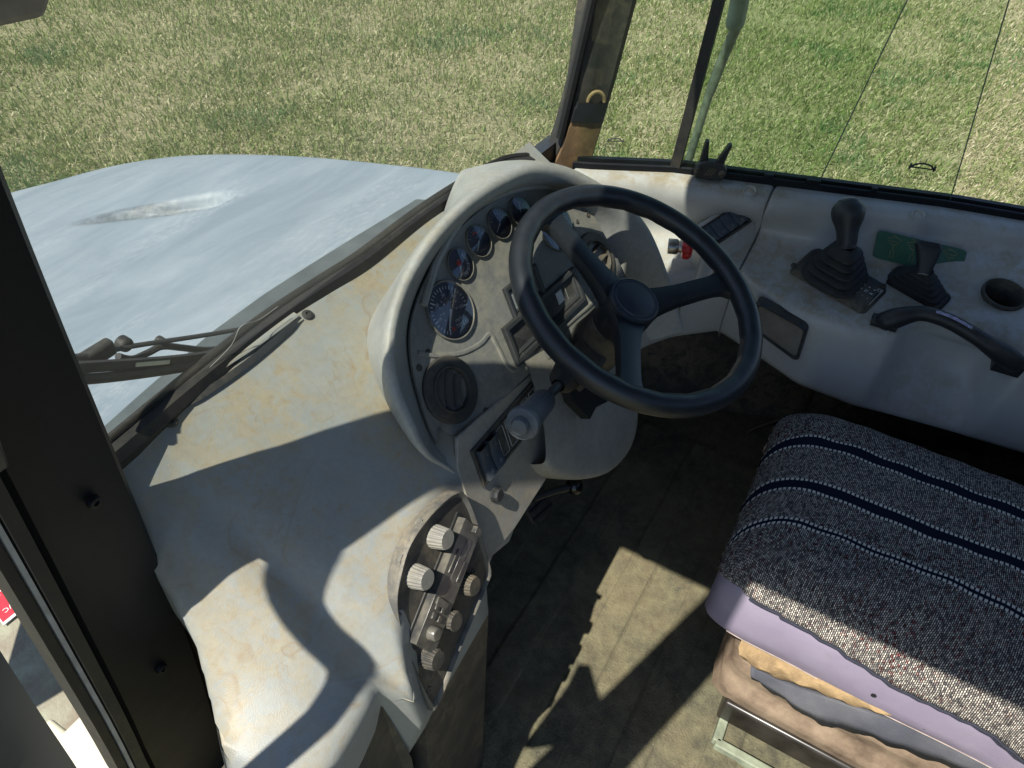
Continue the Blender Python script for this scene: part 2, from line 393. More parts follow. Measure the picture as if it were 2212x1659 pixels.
# left pillar: a raked post, inner edge further out towards the floor
def pil_inner(z): return lerp(z, [-.1, .5, .95, 1.25, 1.7], [-.715, -.70, -.668, -.655, -.65])
PL = [(0, 330), (120, 640), (245, 950), (350, 1212), (440, 1450), (495, 1659)]
PX = [-.645, -.647, -.650, -.655, -.662, -.676]
edge = [Xp(a, b, x) for (a, b), x in zip(PL, PX)]
e0 = edge[0]+(edge[0]-edge[1])*4.2; edge = [e0]+edge+[edge[-1]+(edge[-1]-edge[-2])*.4]
edge = resample(cr(edge, 6), 24)
def PW(z): return .098+.02*float(np.clip((1.0-z)/.6, 0, 1))
mb = MB(); rows = []
for p in edge:
    z = p[2]; yf = max(wsy(z)-.020, p[1]+.045)
    wd = PW(z)
    x = p[0]
    rows.append([(x, p[1]+.006, z), (x-.006, p[1], z), (x-.020, p[1]-.001, z), (x-wd+.01, p[1]+.004, z), (x-wd, p[1]+.015, z), (x-wd, yf-.05, z), (x-.06, yf, z), (x-.008, yf, z), (x, yf-.01, z)])
mb.grid(rows, True)
tag(mb.build("pillar", M_paint, cab, ang=30), "near pillar, out of focus and almost black")
fr = [(.245, 1.70), (.245, 1.30), (.243, 1.12), (.245, 1.06), (.26, 1.02), (.285, 1.015), (.31, 1.02), (.31, 1.70)]
MB().prism([(-.775, y, z) for y, z in fr], (1, 0, 0), .03).build("door_frame_corner", M_black, cab, bevel=.003)
mb = MB(); mb.grid([[(-.712, wsy(z)-.050, z), (-.676, wsy(z)-.050, z), (-.676, wsy(z)-.017, z), (-.712, wsy(z)-.017, z)] for z in np.linspace(.5, 1.66, 8)], True)
mb.build("corner_post", M_paint, cab, ang=30)
# door seal and pale trim line along the outer side of that post
def strip(off_px, wpx, mat, name, dep=.012, par=cab):
    """a moulding following the post, off_px/wpx in metres along the post's rear face"""
    mb = MB(); rows = []
    for p in edge:
        z = p[2]; wd = PW(z)
        x = p[0]-wd-off_px
        rows.append([(x, p[1]-dep, z), (x-wpx, p[1]-dep*.8, z), (x-wpx, p[1]+.03, z), (x, p[1]+.03, z)])
    mb.grid(rows, True); return mb.build(name, mat, par, ang=30)
tag(strip(.0015, .012, M_rubber, "door_seal"), "black rubber seal")
tag(strip(.0155, .004, simple("trim_grey", (.30, .31, .33), .4), "trim_strip", .006), "thin pale grey trim line")
tag(strip(.0215, .010, M_rubber, "door_seal", .002), "outer black rubber seal")
# screws on the pillar
for (px, py, r) in ((205, 1085, .007), (350, 1445, .0075)):
    zz = np.interp(py, [950, 1212, 1450, 1659], [edge[i][2] for i in (9, 13, 17, 20)])
    q = None
    best = min(edge, key=lambda e: abs((e-CP)@UP/((e-CP)@FW)*-FL+IH/2-py))
    q = onpl(px, py, best+np.array([0, -.001, 0]), (0, 1, .12))
    mb = MB(); mb.lathe(q, (0, -1, -.1), [(0, .0005), (r*.4, .0004), (r*.45, .003), (r*.9, .0025), (r, 0), (r, -.004)], 20)
    mb.build("screw", M_paint, cab)
# right pillar
RP = [(1190, 335), (1205, 300), (1240, 180), (1265, 0)]
RQ = [(1275, 340), (1320, 190), (1370, 0)]
def rp_l(z): return .536, lerp(z, [.70, .75, .79, .92, 1.08, 1.7], [.43, .406, .394, .371, .368, .30])
def rp_r(z): return .575, lerp(z, [.70, .752, .915, 1.088, 1.7], [.335, .326, .302, .283, .21])
mb = MB(); rows = []
for z in np.linspace(.66, 1.68, 20):
    (xa, ya), (xb, yb) = rp_l(z), rp_r(z)
    rows.append([(xa, ya, z), (xa-.004, ya-.012, z), (xa+.008, ya-.032, z), (xa+.014, ya-.038, z), (xb-.006, yb+.018, z), (xb, yb+.004, z), (xb+.012, yb, z), (xb+.03, yb+.01, z), (xb+.03, ya+.02, z), (xa, ya+.02, z)])
mb.grid(rows, True); rp = mb.build("pillar", M_dusty, cab, ang=30)
tag(rp, "far pillar with dust on its lower end")
# dusty padding on the lower end of the far pillar (brown) with an arched top
def pad(z0, z1, mat, nm, proud):
    mb = MB(); rows = []
    for z in np.linspace(z0, z1, 10):
        (xa, ya), (xb, yb) = rp_l(z), rp_r(z)
        a = np.array((xa-.002, ya-.012, z)); b = np.array((xb+.004, yb+.002, z)); n_ = np.array((-.8, -.6, 0))*(proud+.008)
        f = .96 if z < z1-.012 else .88
        mid = (a+b)/2; a2 = mid+(a-mid)*f; b2 = mid+(b-mid)*f
        rows.append([a2, a2+n_, (a2+b2)/2+n_*1.2, b2+n_, b2])
    mb.grid(rows); return mb.build(nm, mat, rp)
pad(.70, .842, M_rust, "mud_patch", .005)
pad(.84, .885, M_black, "bracket", .008)
mb = MB(); tp = []
for q in np.linspace(0, pi, 10):
    (xa, ya), (xb, yb) = rp_l(.89), rp_r(.89)
    a = np.array((xa+.012, ya-.030, .885)); b = np.array((xb-.004, yb+.012, .885)); mid = (a+b)/2+np.array((-.008, -.008, 0))
    tp.append(mid+(a-b)/2*cos(q)+np.array((0, 0, .022))*sin(q))
mb.tube(tp, .004, 8); mb.build("mud_rim", M_foam, rp)
# roof, rear wall, headers, lower right wall
def slab(name, pts, n, d, mat, lab=None):
    o = MB().prism(pts, n, d).build(name, mat, cab, smooth=False)
    if lab: o['label'] = lab
    return o
HZ, XL = 1.50, -.70
yf = wsy(1.66)
slab("roof", [(-.74, yf, 1.66), (.66, yf, 1.66), (1.12, -1.25, 1.66), (-.74, -1.25, 1.66)], (0, 0, 1), .05, M_dusty)
slab("door_header", [(-.74, .27, HZ), (-.70, .27, HZ), (-.70, -1.25, HZ), (-.74, -1.25, HZ)], (0, 0, 1), .16, M_black)
slab("rear_side_panel", [(-.74, -.80, -.06), (-.70, -.80, -.06), (-.70, -1.25, -.06), (-.74, -1.25, -.06)], (0, 0, 1), 1.72, M_dusty)
slab("rear_panel", [(-.74, -1.25, -.06), (1.12, -1.25, -.06), (1.12, -1.25, 1.15), (-.74, -1.25, 1.15)], (0, -1, 0), .04, M_dusty)
for xx in (-.72, 1.09): MB().box((xx, -1.22, 1.3), (.07, .05, .71)).build("rear_post", M_black, cab, smooth=False)
# right wall below the sill (outer skin)
mb = MB(); rows = []
for y, x in sillS:
    rows.append([(x+.03, y, -.06), (x+.03, y, SZ-.03), (x+.055, y, SZ-.03), (x+.055, y, -.06)])
mb.grid(rows); mb.build("side_panel", M_dusty, cab, smooth=False)
# bulkhead and firewall under the dash
slab("firewall", [(-.72, .40, -.06), (.56, .40, -.06), (.56, .40, .78), (-.72, .40, .78)], (0, 1, 0), .03, M_black)

# ------------------------------------------------------------------ windscreen
ws = empty("windscreen", (-.05, .385, .85), "dusty front windscreen in a black ribbed rubber seal above the dashboard", "windscreen")
mb = MB(); mb.add([(-.735, wsy(.81), .81), (.535, wsy(.81), .81), (.535, wsy(1.66), 1.66), (-.735, wsy(1.66), 1.66)], [(0, 1, 2, 3)])
mb.build("glass_pane", G_wind, ws, smooth=False)
bl = [np.array(Zp(a, b, .858)) for a, b in ((150, 1028), (241, 954), (400, 822), (568, 690), (690, 608), (780, 550), (910, 452), (1020, 382), (1090, 347), (1140, 340))]
bl = resample(cr(bl, 8), 90)
mb = MB(); rows = []
for i, p in enumerate(bl):
    rows.append([p+np.array(o) for o in ((0, -.014, -.030), (0, -.021, -.012), (0, -.016, .001), (0, -.003, .005), (0, .010, .003), (0, .012, -.03))])
mb.grid(rows); mb.build("rubber_seal", M_rubber, ws)
# ribbed lip on the seal: fine saw-tooth edge
mb = MB()
L = resample(bl, 420)
for i in range(0, len(L)-1):
    p, q = L[i], L[i+1]; d = q-p
    a = p+np.array((0, -.006, .006)); b = p+d*.55+np.array((0, -.006, .006)); c_ = p+d*.3+np.array((0, -.004, .0098))
    e = np.array((0, .007, 0))
    mb.add([a, b, c_, a+e, b+e, c_+e], [(0, 1, 2), (5, 4, 3), (0, 2, 5, 3), (1, 4, 5, 2)])
mb.build("seal_teeth", M_rubber, ws, smooth=False)
mb = MB(); path = [(.525, wsy(z)-.004, z) for z in np.linspace(.80, 1.66, 16)]
mb.tube(path, .011, 8); mb.build("rubber_seal", M_rubber, ws)
# crack line across the foot of the glass
ck = [onpl(a, b, (0, wsy(.85)-.0015, .85), (0, 1, .12)) for a, b in ((452, 795), (500, 745), (520, 705), (560, 690), (600, 662))]
MB().tube(cr(ck, 4), .0004, 5).build("crack", M_print, ws)

# corner trim / visor at the top left of the windscreen
vis = MB()
vo = [(-.70, 1.312), (-.64, 1.307), (-.58, 1.305), (-.562, 1.33), (-.56, 1.42), (-.575, 1.49), (-.60, 1.60), (-.70, 1.60)]
vis.prism([(x, wsy(z)-.03, z) for x, z in vo], (0, -1, -.12), .018)
tag(vis.build("sun_visor", simple("visor_grey", (.23, .21, .19), .6), bevel=.006), "folded grey visor at the upper left corner of the windscreen", "visor")

# ------------------------------------------------------------------ wiper (outside the glass)
def W(x, y, out=.03): return onpl(x, y, (0, wsy(.85)+out, .85), (0, 1, .12))
wp = empty("windscreen_wiper", tuple(W(480, 745)), "black windscreen wiper lying low across the pale hood", "wiper")
mb = MB(); arm = [W(x, y, .05) for x, y in ((80, 775), (180, 768), (285, 748), (350, 738), (430, 726), (490, 716), (545, 706))]
mb.tube(cr(arm, 4), .0048, 10, flat=.6); mb.build("arm", M_rubber, wp)
mb = MB(); bp = [W(x, y, .028) for x, y in ((60, 800), (190, 790), (300, 783), (380, 776), (440, 768), (475, 757))]
br = cr(bp, 4); up_ = np.array((0, -.12, 1.))
mb.grid([[p+up_*.0075, p+up_*.0075+np.array((0, -.006, 0)), p-up_*.0075+np.array((0, -.006, 0)), p-up_*.0075] for p in br], True)
blade = mb.build("blade_bridge", M_rubber, wp, smooth=False)
for fx in (.40, .47, .54):
    i = int(fx*(len(br)-1)); p = br[i]; d = br[i+1]-br[i]; d /= np.linalg.norm(d)
    MB().box(p+np.array((0, -.0068, .001)), (.020, .002, .005), (d, (0, 1, 0), np.cross(d, (0, 1, 0)))).build("slot", M_cream, blade, smooth=False)
mb = MB(); el = [W(x, y, .020) for x, y in ((60, 825), (200, 818), (320, 805), (430, 788), (520, 768), (560, 752))]
mb.tube(cr(el, 4), .0055, 8, flat=1.1); mb.build("rubber_blade", M_rubber, wp)
mb = MB(); hz = W(272, 745, .055); mb.lathe(hz, (0, -1, -.1), [(0, .005), (.005, .005), (.008, .003), (.009, 0), (.009, -.008)], 20); mb.build("hinge", M_rubber, wp)
mb = MB(); hz = W(352, 740, .055); mb.lathe(hz, (0, -1, -.1), [(0, .006), (.004, .006), (.006, .003), (.006, -.008)], 16); mb.build("hose_clip", M_rubber, wp)
mb = MB(); hs = [W(x, y, .058) for x, y in ((255, 770), (285, 776), (320, 762), (352, 748), (400, 752), (450, 756), (520, 748))]
mb.tube(cr(hs, 5), .0045, 8); mb.build("washer_hose", M_rubber, wp)
mb = MB(); c0 = W(205, 768, .05); mb.box(c0, (.045, .014, .020)); mb.build("wiper_head", M_rubber, wp, bevel=.004)

# ------------------------------------------------------------------ hood (outside)
def hood_z(y): return .70-.26*(y-.5)
def H(x, y): return onpl(x, y, (0, .5, .70), (0, .26, 1))
hood = empty("truck_hood", (-.1, 1.0, .5), "pale blue grey truck hood with chalky worn paint and a fin shaped recess", "hood")
outp = [H(a, b) for a, b in ((1040, 398), (1010, 379), (900, 362), (800, 351), (650, 339), (500, 335), (400, 337), (330, 344), (260, 356), (200, 370), (110, 395), (40, 412), (-60, 440))]
outp = cr(outp, 5)
last = outp[-1]
outp += [np.array((last[0]-.35*t-.1*t*t, last[1]-.10*t-.12*t*t, 0)) for t in np.linspace(.1, 2.2, 14)]
outp = resample([(p[0], p[1]) for p in outp], 170)
NR = 120; rows = []
tipA, tipB = H(140, 498)[:2], H(490, 438)[:2]
ax = tipB-tipA; LA = np.linalg.norm(ax); ax /= LA; nx = np.array((-ax[1], ax[0])); BS = 1 if nx@np.array((.9, .44)) > 0 else -1
k = N("hood_paint")
st = k.noise(3.6, 7, .64, stretch=(.7, 2.2, 1), dist=.6); f1 = k.noise(30, 6, .7, stretch=(1.4, .6, 1))
c = k.mix(k.ramp(st, [(.35, 0.), (.68, 1.)]), (.19, .23, .27), (.27, .31, .345))
chalk = k.math('MULTIPLY', k.ramp(k.noise(2.2, 4, .55, stretch=(.6, 2.6, 1)), [(.52, 0.), (.62, 1.)]), k.ramp(k.noise(60, 9, .85, stretch=(.6, 1.5, 1)), [(.48, 0.), (.56, 1.)]))
c = k.mix(k.math('MULTIPLY', chalk, .30), c, (.44, .47, .48))
c = k.mix(k.ramp(k.noise(55, 2, .5), [(.77, 0.), (.80, .7)]), c, (.16, .14, .12))
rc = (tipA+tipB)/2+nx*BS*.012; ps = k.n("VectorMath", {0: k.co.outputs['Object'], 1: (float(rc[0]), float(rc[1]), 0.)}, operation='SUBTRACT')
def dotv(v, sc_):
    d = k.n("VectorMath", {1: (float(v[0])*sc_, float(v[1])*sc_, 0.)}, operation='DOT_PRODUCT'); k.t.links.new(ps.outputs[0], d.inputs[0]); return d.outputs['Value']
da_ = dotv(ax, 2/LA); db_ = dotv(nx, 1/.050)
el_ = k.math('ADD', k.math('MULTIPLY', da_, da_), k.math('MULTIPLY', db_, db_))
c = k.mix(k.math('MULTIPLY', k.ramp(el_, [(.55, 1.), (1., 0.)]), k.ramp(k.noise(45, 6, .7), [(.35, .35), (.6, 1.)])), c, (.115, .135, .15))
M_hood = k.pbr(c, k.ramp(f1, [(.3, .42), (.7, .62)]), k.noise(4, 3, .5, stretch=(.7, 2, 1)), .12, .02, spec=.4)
for p in outp:
    base = np.array((lerp(p[0], [-1.6, .65], [-1.05, .50]), .46)); row = []
    for i in range(NR+1):
        t = i/NR; q = base+(p-base)*t
        z = hood_z(q[1])+.012*(1-t**6)
        # fin-shaped recess: pointed at one end, rounded at the other
        d = q-tipA; a_, b_ = (d@ax)/LA, d@nx
        if 0 < a_ < 1.03:
            wdt = .062*min(1, a_*1.5)*(1 if a_ < .86 else sqrt(max(0, 1-((a_-.86)/.17)**2)))
            if abs(b_) < wdt:
                tt_ = (b_*BS+wdt)/(2*wdt); z -= .050*min(1, a_*1.6)*(tt_**1.2 if tt_ < .84 else .81*((1-tt_)/.16)**.8)
        # shallow dents
        z += .006*sin(5*q[0]+2.2*q[1])*sin(3.1*q[1]-1.1*q[0])
        row.append((q[0], q[1], z))
    for j, (o, dz) in enumerate(((.012, -.008), (.024, -.03), (.03, -.08), (.034, -.5))):
        dr = (p-base)/np.linalg.norm(p-base); row.append((p[0]+dr[0]*o, p[1]+dr[1]*o, hood_z(p[1])+dz-.004))
    rows.append(row)
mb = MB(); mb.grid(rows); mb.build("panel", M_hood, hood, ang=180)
# scuttle strip between hood and windscreen
k = N("scuttle_paint"); M_scut = k.pbr(k.mix(k.ramp(k.noise(20, 5), [(.3, 0.), (.7, 1.)]), (.055, .068, .072), (.095, .112, .115)), .6)
M_scut = k.m
so_ = [Zp(a, b, .79) for a, b in ((898, 428), (880, 440), (771, 506), (671, 568), (571, 632), (457, 714), (300, 850), (120, 1010))]
mb = MB(); mb.prism([(q[0], max(q[1], .43), .79) for q in so_]+[(so_[-1][0], .402, .79), (so_[0][0]+.05, .402, .79)], (0, 0, -1), .09)
mb.build("scuttle_panel", M_scut, hood, bevel=.004)
for fx in (-.5, -.25, -.06, .10):
    MB().lathe((fx, .445, .790), (0, 0, 1), [(0, .003), (.004, .003), (.006, 0)], 10).build("bolt", M_dusty, hood)

# ------------------------------------------------------------------ dashboard
dash = empty("dashboard", (0, .25, .6), "grey moulded dashboard stained with ochre dust, round binnacle and dark instrument panel", "dashboard")
YB = .380
def zbase(x): return lerp(x, [-.80, -.755, -.70, -.67, -.60, -.4], [.62, .64, .81, .838, .846, .850])
crX = [-.80, -.66, -.62, -.60, -.590, -.575, -.563, -.545, -.505, -.47, -.43, -.36, -.3, .4]
crY = [.030, .040, .045, .050, .040, .012, .035, .056, .082, .100, .108, .118, .12, .12]
crZ = [.592, .592, .590, .585, .570, .545, .580, .612, .640, .662, .680, .698, .70, .70]
def crest(x): return lerp(x, crX, crY), lerp(x, crX, crZ)
def dashtop(x, u):
    """u 0 at the windscreen, 1 at the crest"""
    yc, zc = crest(x); zb = zbase(x); y = YB+(yc-YB)*u
    lin = zb+(zc-zb)*u
    sag = lerp(x, [-.80, -.755, -.70, -.66, -.62, -.57, -.5, -.4], [.0, -.02, -.075, -.065, -.035, -.012, .0, .0])*sin(pi*min(1, u)**.62)
    return np.array((x, y, lin+sag))
rows = []
xs = list(np.linspace(-.785, -.64, 11))+list(np.linspace(-.63, -.54, 13))+list(np.linspace(-.525, -.30, 12))+list(np.linspace(-.27, .36, 12))
for x in xs:
    r = [dashtop(x, u) for u in np.linspace(0, .90, 15)]
    yc, zc = crest(x)
    r[0][2] -= .0
    tlow = lerp(x, [-.6, -.56, -.40, -.375, -.35, -.3, -.2, -.15, .4], [-.25, -.245, -.235, -.19, -.17, -.185, -.15, -.14, -.14])
    faceb = LF(x, tlow)
    if x < -.585:
        faceb = np.array((x, yc+.0, .28))
    top = r[-1]; c0 = np.array((x, yc, zc))
    d1 = (top-c0); d1 /= np.linalg.norm(d1)+1e-9; d2 = faceb-c0; d2 /= np.linalg.norm(d2)
    rr = .018
    for q in np.linspace(0, 1, 5):
        # rounded crest
        P0, P1, P2 = c0+d1*rr, c0, c0+d2*rr
        r.append((1-q)**2*P0+2*q*(1-q)*P1+q*q*P2)
    for q in (.12, .3, .55, .8, .97):
        r.append(c0+(faceb-c0)*q+d2*rr*0)
    r.append(faceb+np.array((0, .006, -.004))); r.append(faceb+np.array((0, .05, -.004)))
    r = [np.array((max(p[0], lerp(p[1], [.04, .10, .16, .20, .25, .30, .36], [-.80, -.785, -.748, -.720, -.686, -.669, -.660])), p[1], p[2])) for p in r]
    rows.append(r)
mb = MB(); mb.grid(rows); dashbody = mb.build("dash_top", M_dash, dash, ang=180)
dashbody['label'] = "stained upper moulding with a lobe carrying the heater panel"
# left end and lower box
mb = MB(); mb.prism([(-.74, .05, .30), (-.595, .028, .28), (-.40, .03, .50), (-.385, .036, .505), (-.436, -.020, .002), (-.60, -.03, .002), (-.745, .03, .002)], (0, 1, 0), .30)
mb2 = MB(); mb2.add([LF(-.572, -.24, -.004), LF(-.392, -.225, -.004), (-.432, -.022, .0), (-.60, -.03, .0), LF(-.572, -.24, -.004)+np.array((0, .3, 0)), LF(-.392, -.225, -.004)+np.array((0, .3, 0)), (-.432, .3, .0), (-.60, .3, .0)],
    [(0, 1, 2, 3), (1, 5, 6, 2), (4, 0, 3, 7), (4, 5, 1, 0)])
lb = mb2.build("lower_box", M_dusty, dash, smooth=False)
mb = MB(); mb.prism([(-.765, .040, .55), (-.60, .052, .55), (-.585, .02, .36), (-.60, -.02, .0), (-.745, .03, .0)], (0, 1, 0), .12)
mb.build("end_panel", M_dusty, dash, smooth=False)

# demister slot, screws
def dt_px(a, b):
    d = ray(a, b); lo, hi = .6, 1.4
    for _ in range(40):
        m_ = (lo+hi)/2; p = CP+d*m_; yc, zc = crest(p[0]); u = np.clip((p[1]-YB)/(yc-YB), 0, 1)
        if p[2] > dashtop(p[0], u)[2]: lo = m_
        else: hi = m_
    return CP+d*lo
sl_ = [dt_px(a, b) for a, b in ((384, 893), (470, 838), (560, 772), (652, 692))]
mb = MB(); sp = resample(cr(sl_, 6), 24); rows = []
for i, p in enumerate(sp):
    w_ = .0042*min(1, sin(pi*min(.98, max(.02, i/23)))*3); rows.append([p+np.array((0, w_, .005+.545*w_)), p+np.array((0, 0, .0055)), p+np.array((0, -w_, .005-.545*w_))])
mb.grid(rows); mb.build("demister_slot", M_black, dash)
rl = [dt_px(a, b) for a, b in ((432, 832), (480, 795), (560, 742), (640, 683))]
mb = MB(); mb.tube([p+np.array((0, .004, .002)) for p in cr(rl, 6)], .009, 10, flat=.4, up=(0, 0, 1)); mb.build("demister_lip", M_dash, dash)
for a, b in ((370, 912), (665, 681)):
    p = dt_px(a, b); MB().lathe(p+np.array((0, 0, .001)), (0, -.45, 1), [(0, .001), (.003, .0012), (.0035, .003), (.007, .0022), (.0085, 0)], 18).build("screw", M_dusty, dash)

# ---- binnacle cowl
lipL = [(-.340, -.006), (-.356, .020), (-.376, .048), (-.388, .075), (-.392, .1), (-.390, .15), (-.374, .197), (-.338, .236), (-.28, .267), (-.202, .287), (-.1, .295), (.019, .284), (.085, .264), (.15, .230), (.214, .182), (.270, .130), (.321, .071), (.347, .02), (.358, -.05), (.358, -.13), (.35, -.20)]
lipL = resample(cr([np.array(p) for p in lipL], 6), 60)
pan = [(-.318, -.055), (-.330, .0), (-.334, .06), (-.322, .118), (-.304, .165), (-.278, .199), (-.235, .226), (-.170, .250), (-.085, .262), (.0, .258), (.07, .244), (.130, .222), (.180, .185), (.225, .135), (.262, .08), (.285, .02), (.296, -.05), (.300, -.12), (.295, -.19)]
pan = resample(cr([np.array(p) for p in pan], 6), 60)
JL = [onpl(a, b, (0, .12, .699), (0, -.545, 1)) for a, b in ((930, 1000), (895, 945), (850, 890), (815, 830), (797, 780), (790, 725), (800, 685), (828, 640), (862, 590), (900, 533), (950, 480), (1000, 430), (1045, 385))]
JL = resample(cr(JL, 6), 30)+[JL[-1]]*30
fj = [float(np.clip((i-22)/8, 0, 1)) for i in range(60)]
rows = []
for i in range(60):
    s, t = lipL[i]; ps, pt = pan[i]; d_ = .05
    a = lipL[max(0, i-1)]; b = lipL[min(59, i+1)]; tg = b-a; tg /= np.linalg.norm(tg); on = np.array((-tg[1], tg[0]))  # outward normal in the face
    if on@(np.array((s, t))-np.array((-.02, .08))) < 0: on = -on
    o = lambda k_, dd: PF(s+on[0]*k_, t+on[1]*k_, dd)
    d_ = .05*float(np.clip((i+1)/7, .10, 1))**.7; kk = float(np.clip((i+2)/8, .35, 1))
    out1 = o(.026, d_-.05); out2 = o(.030, d_-.13); out1[1] = min(out1[1], .366); out2[1] = min(out2[1], .364)
    jq = JL[i]; out2 = jq*(1-fj[i])+out2*fj[i]; lo_ = o(.011*kk, d_-.004)
    f1 = (out2*.62+lo_*.38)-PN*.006; f2 = (out2*.25+lo_*.75)-PN*.004
    out1 = out1*fj[i]+f1*(1-fj[i]); mid_ = o(.016, d_-.018)*fj[i]+f2*(1-fj[i])
    r = [out2, out1, mid_, lo_, o(.004*kk, d_), o(-.004*kk, d_-.0005), o(-.010*kk, d_-.006), o(-.017, d_-.012)]
    for q in (.35, .7, 1.):
        ss = (s-on[0]*.017)*(1-q)+ps*q; tt = (t-on[1]*.017)*(1-q)+pt*q; dd = (d_-.012)*(1-q)+(-.004)*q
        r.append(PF(ss, tt, dd))
    rows.append(r)
mb = MB(); mb.grid(rows); mb.build("binnacle_cowl", M_cowl, dash, sub=1)
# thin lit bezel rim just inside the cowl
rim = cr([PF(*fp(a, b, .008), .008) for a, b in ((915, 660), (929, 613), (949, 555), (1007, 464), (1090, 416), (1165, 402), (1235, 412), (1290, 445))], 8)
MB().tube(rim, .006, 8).build("panel_rim", M_cowl, dash)
# ---- instrument panel plate
lowb = [fp(a, b) for a, b in ((1345, 600), (1318, 655), (1270, 695), (1190, 768), (1130, 815), (1085, 858), (1052, 886), (1025, 925), (994, 942), (961, 938), (940, 915))]
pl_ = [(p[0]*1.01, p[1]*1.0) for p in pan[5:44]]
outl = [np.array(p) for p in pl_]+[np.array(p) for p in lowb]
outl = resample(cr(outl, 3, True), 120)
mb = MB(); mb.prism([PF(p[0], p[1], .001) for p in outl], PN, .005)
ipan = mb.build("instrument_panel", M_panel, dash, ang=30)
# raised lower lip of the panel (lighter edge)
ll = [fp(a, b, .008) for a, b in ((905, 762), (945, 768), (1000, 762), (1040, 742), (1060, 722), (1075, 745), (1110, 800), (1160, 760), (1240, 690), (1290, 640), (1262, 590), (1255, 560))]
MB().tube([PF(p[0], p[1], .006) for p in cr([np.array(q) for q in ll], 5)], .004, 8, flat=.7, up=PN).build("panel_ridge", M_panel, ipan)
for a, b in ((1143, 452), (1240, 480), (918, 760)):
    p = fp(a, b); MB().lathe(PF(*p, .006), PN, [(0, .0008), (.0018, .001), (.002, .002), (.0035, .0018), (.0042, 0)], 14).build("screw", M_dusty, ipan)

# ---- gauges
YAW = radians(-4)
GX = PXa*cos(YAW)+PTa*sin(YAW); GY = PTa*cos(YAW)-PXa*sin(YAW)
M_bezel = plastic('bezel', (.13, .13, .12), dust=(.42, .38, .28), amt=.6, stains=False, rough=.35, updust=False)
def gauge(name, a, b, R, kind, needle):
    s, t = fp(a, b, .006); c = PF(s, t, .006)
    P = lambda x, y, d=0: c+GX*x*R+GY*y*R+PN*d
    bz = MB(); bz.lathe(c, PN, [(R*1.0, -.006), (R*1.04, .003), (R*1.02, .0052), (R*.985, .0050), (R*.965, .003), (R*.95, .0012)], 44)
    g = bz.build(name, M_bezel, dash)
    dl = MB(); dl.lathe(c, PN, [(0, .0008), (R*.97, .0008)], 40); d = dl.build("dial", M_dial, g)
    mk = MB(); rd = MB()
    def tick(ang, r0, r1, w_, tgt=None):
        u = np.array((cos(ang), sin(ang))); v = np.array((-u[1], u[0])); q = tgt or mk
        q.add([P(*(u*r0+v*w_), .0014), P(*(u*r1+v*w_), .0014), P(*(u*r1-v*w_), .0014), P(*(u*r0-v*w_), .0014)], [(0, 3, 2, 1)])
    def tx(s_, x, y, sz, tgt=None):
        v, f = text("t", s_, sz*R, P(x, y), GX, GY, None, lift=.0014); (tgt or mk).add(v, f)
    if kind == 'speed':
        for i in range(26):
            an = radians(238-i*9.9); tick(an, .66 if i % 5 == 0 else .73, .84, .022 if i % 5 == 0 else .014)
        for i in range(9):
            an = radians(238-i*30.9); tick(an, .40, .47, .012)
        for i, n_ in enumerate(('0', '10', '20', '30', '40', '50')):
            an = radians(238-i*49.5); tx(n_, .56*cos(an), .56*sin(an), .17)
        for i in range(0, 9, 2):
            an = radians(238-i*30.9); tx(str(i*10), .31*cos(an), .31*sin(an), .10)
        tx('mph', .18, -.40, .19); tx('TEREX', .22, -.60, .19)
        rd.add([P(-.28, -.67, .0014), P(-.14, -.67, .0014), P(-.14, -.53, .0014), P(-.28, -.53, .0014)], [(0, 1, 2, 3)])
    elif kind == 'rev':
        for i in range(31):
            an = radians(235-i*9); tick(an, .66 if i % 5 == 0 else .73, .84, .014)
        for i in range(7):
            an = radians(235-i*45); tx(str(i*5), .52*cos(an), .52*sin(an), .17)
        tx('rpm', 0, -.35, .17); tx('TEREX', 0, -.58, .16)
        tick(radians(-20), .6, .85, .05, rd)
    else:
        n_ = 15 if kind == 'arc' else 7
        for i in range(n_):
            an = radians((40 if kind == 'arc' else 150)-i*(130/(n_-1) if kind == 'arc' else 20)); tick(an, .58, .82, .03 if i % 3 == 0 else .018)
        tx('TEREX', .05, -.62, .20)
        if kind == 'red': 
            for i in range(5): tick(radians(110-i*10), .5, .62, .05, rd)
        if kind == 'arc': rd.lathe(P(-.1, .1, .003), PN, [(0, .001), (R*.2, .001)], 16)
        tx('=' if kind == 'red' else 'o', 0, .28, .3)
    mk.build("markings", M_white if kind in ('speed', 'arc') else M_print, g, smooth=False)
    if rd.v: rd.build("red_mark", M_redmark, g, smooth=False)
    u = np.array((cos(needle), sin(needle))); v = np.array((-u[1], u[0]))
    nd = MB(); nd.add([P(*(v*.05-u*.05), .0032), P(*(-v*.05-u*.05), .0032), P(*(u*.72-v*.025), .0032), P(*(u*.72+v*.025), .0032)], [(0, 1, 2, 3)])
    nd.build("needle", M_white, g, smooth=False)
    gl_ = MB(); gl_.lathe(c, PN, [(0, .0066), (R*.6, .0058), (R*.97, .0044)], 40); gl_.build("lens", G_gauge, g)
    return g
tag(gauge("speedometer", 971, 671, .0435, 'speed', radians(232)), "large speedometer dial reading zero")
tag(gauge("gauge", 992, 572, .0245, 'arc', radians(240)), "small round dial with a red centre and white ticks")
tag(gauge("gauge", 1032, 522, .0245, 'red', radians(225)), "small round dial with a red mark at its top")
tag(gauge("gauge", 1077, 484, .0245, 'plain', radians(215)), "small round dial with a short white needle")
tag(gauge("gauge", 1122, 458, .0245, 'plain', radians(70)), "small round dial partly behind the wheel rim")
tag(gauge("tachometer", 1199, 489, .0435, 'rev', radians(235)), "large dial behind the wheel spoke")

